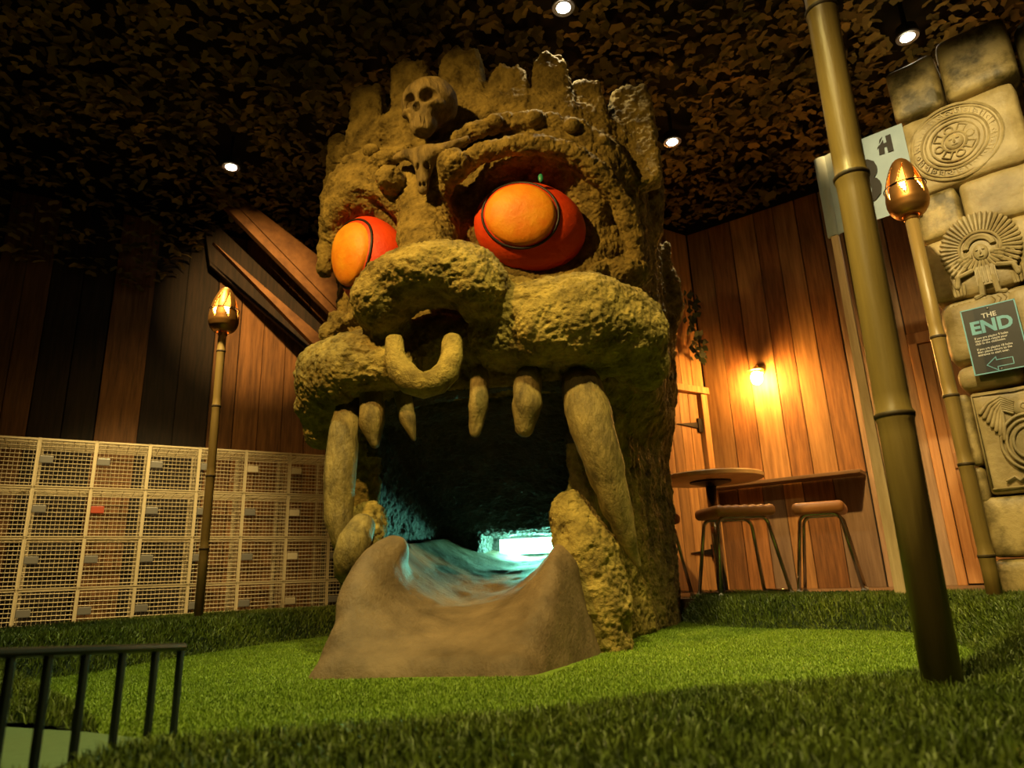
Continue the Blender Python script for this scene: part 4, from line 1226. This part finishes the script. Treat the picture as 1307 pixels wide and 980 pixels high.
b.ell((cx, -0.034, cz - 0.026), (0.004, 0.005, 0.010), 8, 6); b.ell((cx, -0.030, cz - 0.045), (0.010, 0.004, 0.004), 8, 6)
for i in range(13):
    a = math.radians(196 + 148 * i / 12); u = (math.cos(a), math.sin(a))
    b.tube([(cx + u[0] * 0.052, -0.016, cz - 0.015 + u[1] * 0.052), (cx + u[0] * 0.090, -0.016, cz - 0.015 + u[1] * 0.088)], [0.006, 0.0085], 6, round_ends=True)
b.box((cx - 0.04, -0.022, cz - 0.18), (cx + 0.04, 0.0, cz - 0.09))
for j in range(5): b.tube([(cx - 0.03 + j * 0.015, -0.023, cz - 0.17), (cx - 0.03 + j * 0.015, -0.023, cz - 0.10)], 0.004, 5)
b.box((0.06, -0.022, 1.352), (0.352, 0.0, 1.400))
for j in range(13): b.tube([(0.075 + j * 0.021, -0.023, 1.358), (0.087 + j * 0.021, -0.023, 1.376), (0.075 + j * 0.021, -0.023, 1.394)], 0.0025, 4)
b.build('figure_relief', m_relief, pil, smooth=False)['label'] = 'carved figure in a ring of sun rays'
autosmooth(pil.children[-1], 50)

# plumed bird panel
b = MB(); Y0 = -0.014
b.tube([(0.062, -0.010, 0.555), (0.43, -0.010, 0.555), (0.43, -0.010, 0.965), (0.062, -0.010, 0.965), (0.062, -0.010, 0.555)], 0.005, 5)
for j in range(7):
    f = j / 6
    pts = [(0.205 - 0.01 * f, Y0, 0.915 - 0.05 * f), (0.165 - 0.005 * f, Y0, 0.945 - 0.06 * f), (0.115 + 0.012 * j * 0.6, Y0, 0.925 - 0.085 * f), (0.08 + 0.011 * j, Y0, 0.885 - 0.125 * f)]
    t_ = np.linspace(0, 3, 10); pts = [tuple(np.interp(u, range(4), [p[i] for p in pts]) for i in range(3)) for u in t_]
    b.tube(pts, list(np.interp(t_, [0, 3], [0.005, 0.0095])), 6, round_ends=True)
b.ell((0.235, -0.006, 0.885), (0.045, 0.016, 0.035), 12, 8)
b.tube([(0.268, -0.014, 0.89), (0.30, -0.016, 0.875), (0.30, -0.016, 0.85)], [0.014, 0.010, 0.004], 6, round_ends=True)
b.tube(arc(0.24, 0.89, 0.012, 0, 360, -0.022, 12), 0.003, 5)
for rr_ in (0.105, 0.085, 0.062): b.tube(arc(0.235, 0.735, rr_, 70, 290, Y0, 24, rr_ * 1.15), 0.007, 6, round_ends=True)
for rr_ in (0.10, 0.078): b.tube(arc(0.275, 0.70, rr_, -110, 70, Y0, 20), 0.008, 6, round_ends=True)
for j in range(5): b.tube([(0.12 + j * 0.05, Y0, 0.585), (0.15 + j * 0.05, Y0, 0.60 + 0.01 * (j % 2)), (0.165 + j * 0.05, Y0, 0.582)], 0.006, 6, round_ends=True)
b.build('bird_relief', m_relief, pil, smooth=True)['label'] = 'carved panel of a plumed bird'


# ------------------------------------------------------------------ lettering
def text(body, size, m, parent, x, z, y, name='lettering', align='CENTER', bold=0.0, ext=0.0006, sx=1.0, spacing=1.0):
    cu = bpy.data.curves.new(name, 'FONT'); cu.body = body; cu.size = size; cu.align_x = align; cu.extrude = ext; cu.offset = bold; cu.resolution_u = 3
    cu.space_character = spacing
    o = bpy.data.objects.new(name + '_src', cu); COL.objects.link(o)
    dg = bpy.context.evaluated_depsgraph_get(); me = bpy.data.meshes.new_from_object(o.evaluated_get(dg))
    bpy.data.objects.remove(o); me.materials.clear()
    t = link(name, me, m, parent, loc=(x, y, z), rot=(math.pi / 2, 0, 0)); t.scale = (sx, 1, 1)
    return t


m_sblack = mat('sign_charcoal', (0.018, 0.022, 0.024), (0.026, 0.03, 0.032), rough=0.45, scale=20)
m_sblue = mat('sign_blue', (0.20, 0.52, 0.66), rough=0.5)
m_swhite = mat('sign_white', (0.72, 0.72, 0.70), rough=0.5)
sg = empty('direction_sign', PE, 0, 'charcoal notice with THE END and a left arrow screwed to the stone pillar', 'sign')
sg.matrix_world = mtx_dir(PE, D_P, N_P)
ys = -0.062
x0, x1, z0, z1 = 0.098, 0.302, 1.043, 1.347
MB().box((x0, ys, z0), (x1, ys + 0.004, z1)).build('board', m_sblack, sg)
for (a, b_, c, d) in [(x0, x1, z1 - 0.005, z1), (x0, x1, z0, z0 + 0.005), (x0, x0 + 0.005, z0, z1), (x1 - 0.005, x1, z0, z1)]:
    MB().box((a, ys - 0.0008, c), (b_, ys, d)).build('border_strip', m_sblue, sg)
xc = (x0 + x1) / 2
text('THE', 0.030, m_swhite, sg, xc, 1.292, ys - 0.001, bold=0.0006)
text('END', 0.079, m_sblue, sg, xc, 1.228, ys - 0.001, bold=0.0030, sx=0.98)
for i, ln_ in enumerate(['If you are playing 9 holes', 'then please return your', 'club to the clubhouse.', None, 'If you are playing 18 holes', 'then please return to the', 'entrance to start over.']):
    if ln_: text(ln_, 0.0140, m_swhite, sg, x0 + 0.030, 1.202 - 0.0128 * i, ys - 0.001, align='LEFT', bold=0.0003, sx=0.88)
ar = [(0.135, 1.080), (0.172, 1.110), (0.172, 1.096), (0.230, 1.096), (0.230, 1.066), (0.172, 1.066), (0.172, 1.050), (0.135, 1.080)]
b = MB()
for i in range(len(ar) - 1):
    p_, q_ = V3(ar[i]), V3(ar[i + 1]); dd = (q_ - p_) / np.linalg.norm(q_ - p_); nn = np.array([-dd[1], dd[0]]) * 0.0016; p_ = p_ - dd * 0.0012; q_ = q_ + dd * 0.0012
    v = [p_ + nn, q_ + nn, q_ - nn, p_ - nn]
    b.add([(u[0] + 0.016, ys - 0.0016, u[1]) for u in v] + [(u[0] + 0.016, ys, u[1]) for u in v], [(0, 1, 2, 3), (0, 4, 5, 1), (1, 5, 6, 2), (2, 6, 7, 3), (3, 7, 4, 0)])
b.build('arrow', m_sblue, sg)
for zz_ in (z1 - 0.016, z0 + 0.010):
    MB().ell((xc, ys - 0.001, zz_), (0.005, 0.003, 0.005), 10, 6).build('screw', m_alu, sg, smooth=True)

# ------------------------------------------------------------------ hole flag
PF = np.array([1.665, 3.2, 0.0])
fl = empty('hole_flag', PF, 0, 'pale blue-white hole flag with black number 3 on a tan post', 'flag')
fl.matrix_world = mtx_dir(PF, D_P, N_P)
m_cloth = mat('flag_cloth', (0.30, 0.40, 0.47), (0.35, 0.45, 0.52), rough=0.75, scale=8, bump=0.1, bscale=300, bdist=0.001)
m_ink = mat('flag_ink', (0.015, 0.012, 0.010), rough=0.7)
nx, nz = 22, 10; fw, z0, z1 = 0.425, 1.895, 2.355
def flag_y(x): return -0.012 * math.sin(x * 9.0) - 0.006 * x
vs_, fs = [], []
for sd in (0, 1):
    for i in range(nx + 1):
        for j in range(nz + 1):
            x = 0.05 + (fw - 0.05) * i / nx
            vs_.append((x, flag_y(x) + (0.003 if sd else 0), z0 + (z1 - z0) * j / nz + 0.012 * x / fw))
def vi(sd, i, j): return sd * (nx + 1) * (nz + 1) + i * (nz + 1) + j
for i in range(nx):
    for j in range(nz):
        fs.append((vi(0, i, j), vi(0, i + 1, j), vi(0, i + 1, j + 1), vi(0, i, j + 1))); fs.append((vi(1, i, j), vi(1, i, j + 1), vi(1, i + 1, j + 1), vi(1, i + 1, j)))
    for j in (0, nz): fs.append((vi(0, i, j), vi(1, i, j), vi(1, i + 1, j), vi(0, i + 1, j)))
for j in range(nz):
    for i in (0, nx): fs.append((vi(0, i, j), vi(0, i, j + 1), vi(1, i, j + 1), vi(1, i, j)))
MB().add(vs_, fs).build('flag_cloth', m_cloth, fl, smooth=False)
autosmooth(fl.children[-1], 40)
b = MB().tube([(0.027, 0.0, z0), (0.027, 0.0, z1)], 0.029, 14)
b.v = [(x, y * 0.6, z) for x, y, z in b.v]; b.build('sleeve', m_cloth, fl); autosmooth(fl.children[-1], 50)
MB().add([(0.008, -0.012, 0.02), (0.062, -0.012, 0.02), (0.062, 0.012, 0.02), (0.008, 0.012, 0.02), (0.016, -0.010, z1 - 0.02), (0.048, -0.010, z1 - 0.02), (0.048, 0.010, z1 - 0.02), (0.016, 0.010, z1 - 0.02)],
         [(0, 3, 2, 1), (4, 5, 6, 7), (0, 1, 5, 4), (1, 2, 6, 5), (2, 3, 7, 6), (3, 0, 4, 7)]).build('post', m_wood_pale, fl, bevel=0.003)
t = text('3', 0.335, m_ink, fl, 0.225, 2.005, flag_y(0.225) - 0.006, bold=0.006)
# slanted H with a cut corner
def poly(pts, m, parent, y, name):
    n = len(pts); return MB().add([(p[0], y, p[1]) for p in pts] + [(p[0], y + 0.001, p[1]) for p in pts], [tuple(range(n)), tuple(range(n, 2 * n))[::-1]] + [(i, (i + 1) % n, n + (i + 1) % n, n + i) for i in range(n)]).build(name, m, parent)
hx, hz = 0.300, 2.235
for pg in ([(0.004, 0.0), (0.030, 0.0), (0.032, 0.034), (0.044, 0.034), (0.044, 0.0), (0.070, 0.0), (0.070, 0.092), (0.046, 0.092), (0.046, 0.056), (0.033, 0.056), (0.034, 0.078), (0.010, 0.050), (0.006, 0.028)],
           [(0.0, 0.034), (0.008, 0.040), (0.014, 0.058), (0.002, 0.046)], [(0.012, 0.062), (0.020, 0.070), (0.034, 0.096), (0.018, 0.084)]):
    poly([(hx + p[0], hz + p[1]) for p in pg], m_ink, fl, flag_y(0.33) - 0.004, 'emblem')

# ------------------------------------------------------------------ seating corner
m_top = mat('table_laminate', (0.42, 0.25, 0.09), (0.52, 0.33, 0.13), rough=0.4, scale=4, stretch=(1, 8, 1))
m_chrome = mat('chrome', (0.62, 0.58, 0.50), rough=0.18, metal=1.0)
m_seat = mat('tan_vinyl', (0.46, 0.19, 0.055), (0.52, 0.23, 0.07), rough=0.42, scale=12)
tb = empty('round_table', (1.25, 4.40, DECK), 0, 'round wooden pedestal table by the plank wall', 'table')
MB().lathe([(0.318, 0.70), (0.33, 0.706), (0.33, 0.728), (0.322, 0.735)], 44).build('table_top', m_top, tb); autosmooth(tb.children[-1], 30)
MB().lathe([(0.04, 0.668), (0.13, 0.690), (0.13, 0.70), (0.05, 0.70)], 20).build('mounting_plate', m_iron, tb)
MB().tube([(0, 0, 0.02), (0, 0, 0.69)], 0.034, 18).build('pedestal', m_chrome, tb, smooth=True)
MB().lathe([(0.20, 0.0), (0.20, 0.008), (0.10, 0.018), (0.04, 0.03)], 30).build('base', m_iron, tb, smooth=True)


def u_frame(w0, w1, y, h, dy):
    r_ = 0.05; pts = [(-w1, y + dy, 0.012)]
    n_ = 6
    for i in range(n_ + 1):
        t = i / n_ * math.pi / 2; pts.append((-w0 + r_ - r_ * math.cos(t), y, h - r_ + r_ * math.sin(t)))
    for i in range(n_ + 1):
        t = i / n_ * math.pi / 2; pts.append((w0 - r_ + r_ * math.sin(t), y, h - r_ + r_ * math.cos(t)))
    pts.append((w1, y + dy, 0.012)); return pts


def stool(loc, rz, label, ribs, w):
    e = empty('low_stool', loc, rz, label, 'stool', 'low stools of the seating corner')
    h = 0.43
    for y, dy in ((-0.10, -0.05), (0.10, 0.05)):
        pts = u_frame(w - 0.02, w + 0.03, y, h, dy)
        MB().tube(pts, 0.0105, 10).build('leg_frame', m_chrome, e, smooth=True)
        for sx in (-1, 1): MB().lathe([(0.013, 0.0), (0.014, 0.02), (0.011, 0.024)], 10, (sx * (w + 0.03), y + dy, 0.0)).build('glide', mat('white_glide', (0.6, 0.56, 0.48), rough=0.5), e)
    for sx in (-1, 1): MB().tube([(sx * (w + 0.027), -0.145, 0.03), (sx * (w + 0.027), 0.145, 0.03)], 0.007, 8).build('foot_bar', m_chrome, e, smooth=True)
    st = Sculpt((-w - 0.05, -0.21, h - 0.02), (w + 0.05, 0.21, h + 0.09), 0.008)
    def pad(X, Y, Z):
        q = [np.abs(X) - (w - 0.02), np.abs(Y) - 0.14, np.abs(Z - (h + 0.033)) - 0.006]
        return np.sqrt(sum(np.maximum(c, 0) ** 2 for c in q)) + np.minimum(np.maximum.reduce(q), 0) - 0.026
    st.op(pad, (-w - 0.05, -0.2, h - 0.02), (w + 0.05, 0.2, h + 0.09), 0.01)
    if ribs:
        for i in range(1, 7): st.tube([(-w + 2 * w * i / 7, -0.2, h + 0.068), (-w + 2 * w * i / 7, 0.2, h + 0.068)], 0.012, 0.010, sub=True)
    link('seat_cushion', st.mesh('seat_cushion'), m_seat, e)
    return e


stool((1.245, 3.98, DECK), math.radians(8), 'low stool with ribbed tan cushion in front of the round table', True, 0.17)
stool((1.74, 3.98, DECK), math.radians(-28), 'low stool with smooth tan cushion, second to the right of the round table', False, 0.13)
stool((0.79, 4.42, DECK), math.radians(5), 'low stool mostly hidden behind the ogre head', True, 0.20)

# ledge on the plank wall
sh = MB().box((0.02, -0.20, 0.868), (1.07, 0.0, 0.893)).build('wall_ledge', mat('ledge_wood', (0.10, 0.055, 0.02), (0.2, 0.11, 0.045), rough=0.5, scale=4, stretch=(1, 8, 8)), bevel=0.004)
sh.matrix_world = mtx_dir(CORNER, D_R, N_R); tag(sh, 'long dark wooden drinks ledge along the plank wall', 'shelf')

# wall lamp
lp = CORNER + D_R * 0.46 + N_R * 0.0 + np.array([0, 0, 1.67])
wl = empty('wall_lamp', lp, 0, 'small brass wall lamp glowing on the plank wall', 'lamp')
wl.matrix_world = mtx_dir(lp, D_R, N_R)
m_brass = mat('brass', (0.5, 0.32, 0.1), rough=0.3, metal=1.0)
b = MB().lathe([(0.045, 0.0), (0.045, 0.012), (0.03, 0.02)], 18); b.v = [(x, -z, y + 0.1) for x, y, z in b.v]; b.build('wall_plate', m_brass, wl)
MB().tube([(0, -0.01, 0.1), (0, -0.09, 0.12), (0, -0.13, 0.09)], 0.008, 8).build('arm', m_brass, wl, smooth=True)
MB().lathe([(0.02, 0.09), (0.028, 0.08), (0.03, 0.05)], 14, (0, -0.13, 0)).build('lamp_holder', m_brass, wl)
MB().ell((0, -0.13, 0.005), (0.042, 0.042, 0.052), 18, 12).build('bulb', mat('warm_bulb', (1, 0.7, 0.3), emit=(1.0, 0.47, 0.10), estr=600.0), wl, smooth=True)
MB().lathe([(0.062, 0.060), (0.060, 0.066), (0.03, 0.082), (0.012, 0.086)], 18, (0, -0.13, 0)).build('shade_cap', m_brass, wl)

# dark ivy hanging in the corner above the boarded door
iv = at_pl(885, 415, CORNER + 0.08 * N_L, N_L)
n = 90
c = np.stack([rng.uniform(-0.11, 0.06, n), rng.uniform(-0.3, 0.25, n)], 1)
pos = iv + c[:, :1] * D_L + np.array([0, 0, 1.0]) * c[:, 1:] + N_L * rng.uniform(0, 0.06, n)[:, None]
leaf = np.array([(0, 0), (-0.5, 0.4), (0, 1), (0.5, 0.4)]) * 0.055
an = rng.uniform(0, 6.28, n)
V = []
for i in range(n):
    u = D_L * math.cos(an[i]) + np.array([0, 0, 1]) * math.sin(an[i]); v = -D_L * math.sin(an[i]) + np.array([0, 0, 1]) * math.cos(an[i]) + N_L * 0.5
    V += [pos[i] + u * q[0] + v * q[1] for q in leaf]
V = np.array(V); T = (np.arange(n)[:, None, None] * 4 + np.array([(0, 1, 2), (0, 2, 3)])[None]).reshape(-1, 3)
tag(link('ivy_spray', np_mesh('ivy_spray', V, T, False), mat('ivy_leaf', (0.012, 0.022, 0.008), (0.03, 0.045, 0.015), rough=0.5, island=0.4)), 'dark sprig of artificial ivy hanging beside the boarded door', 'ivy', kind='stuff')
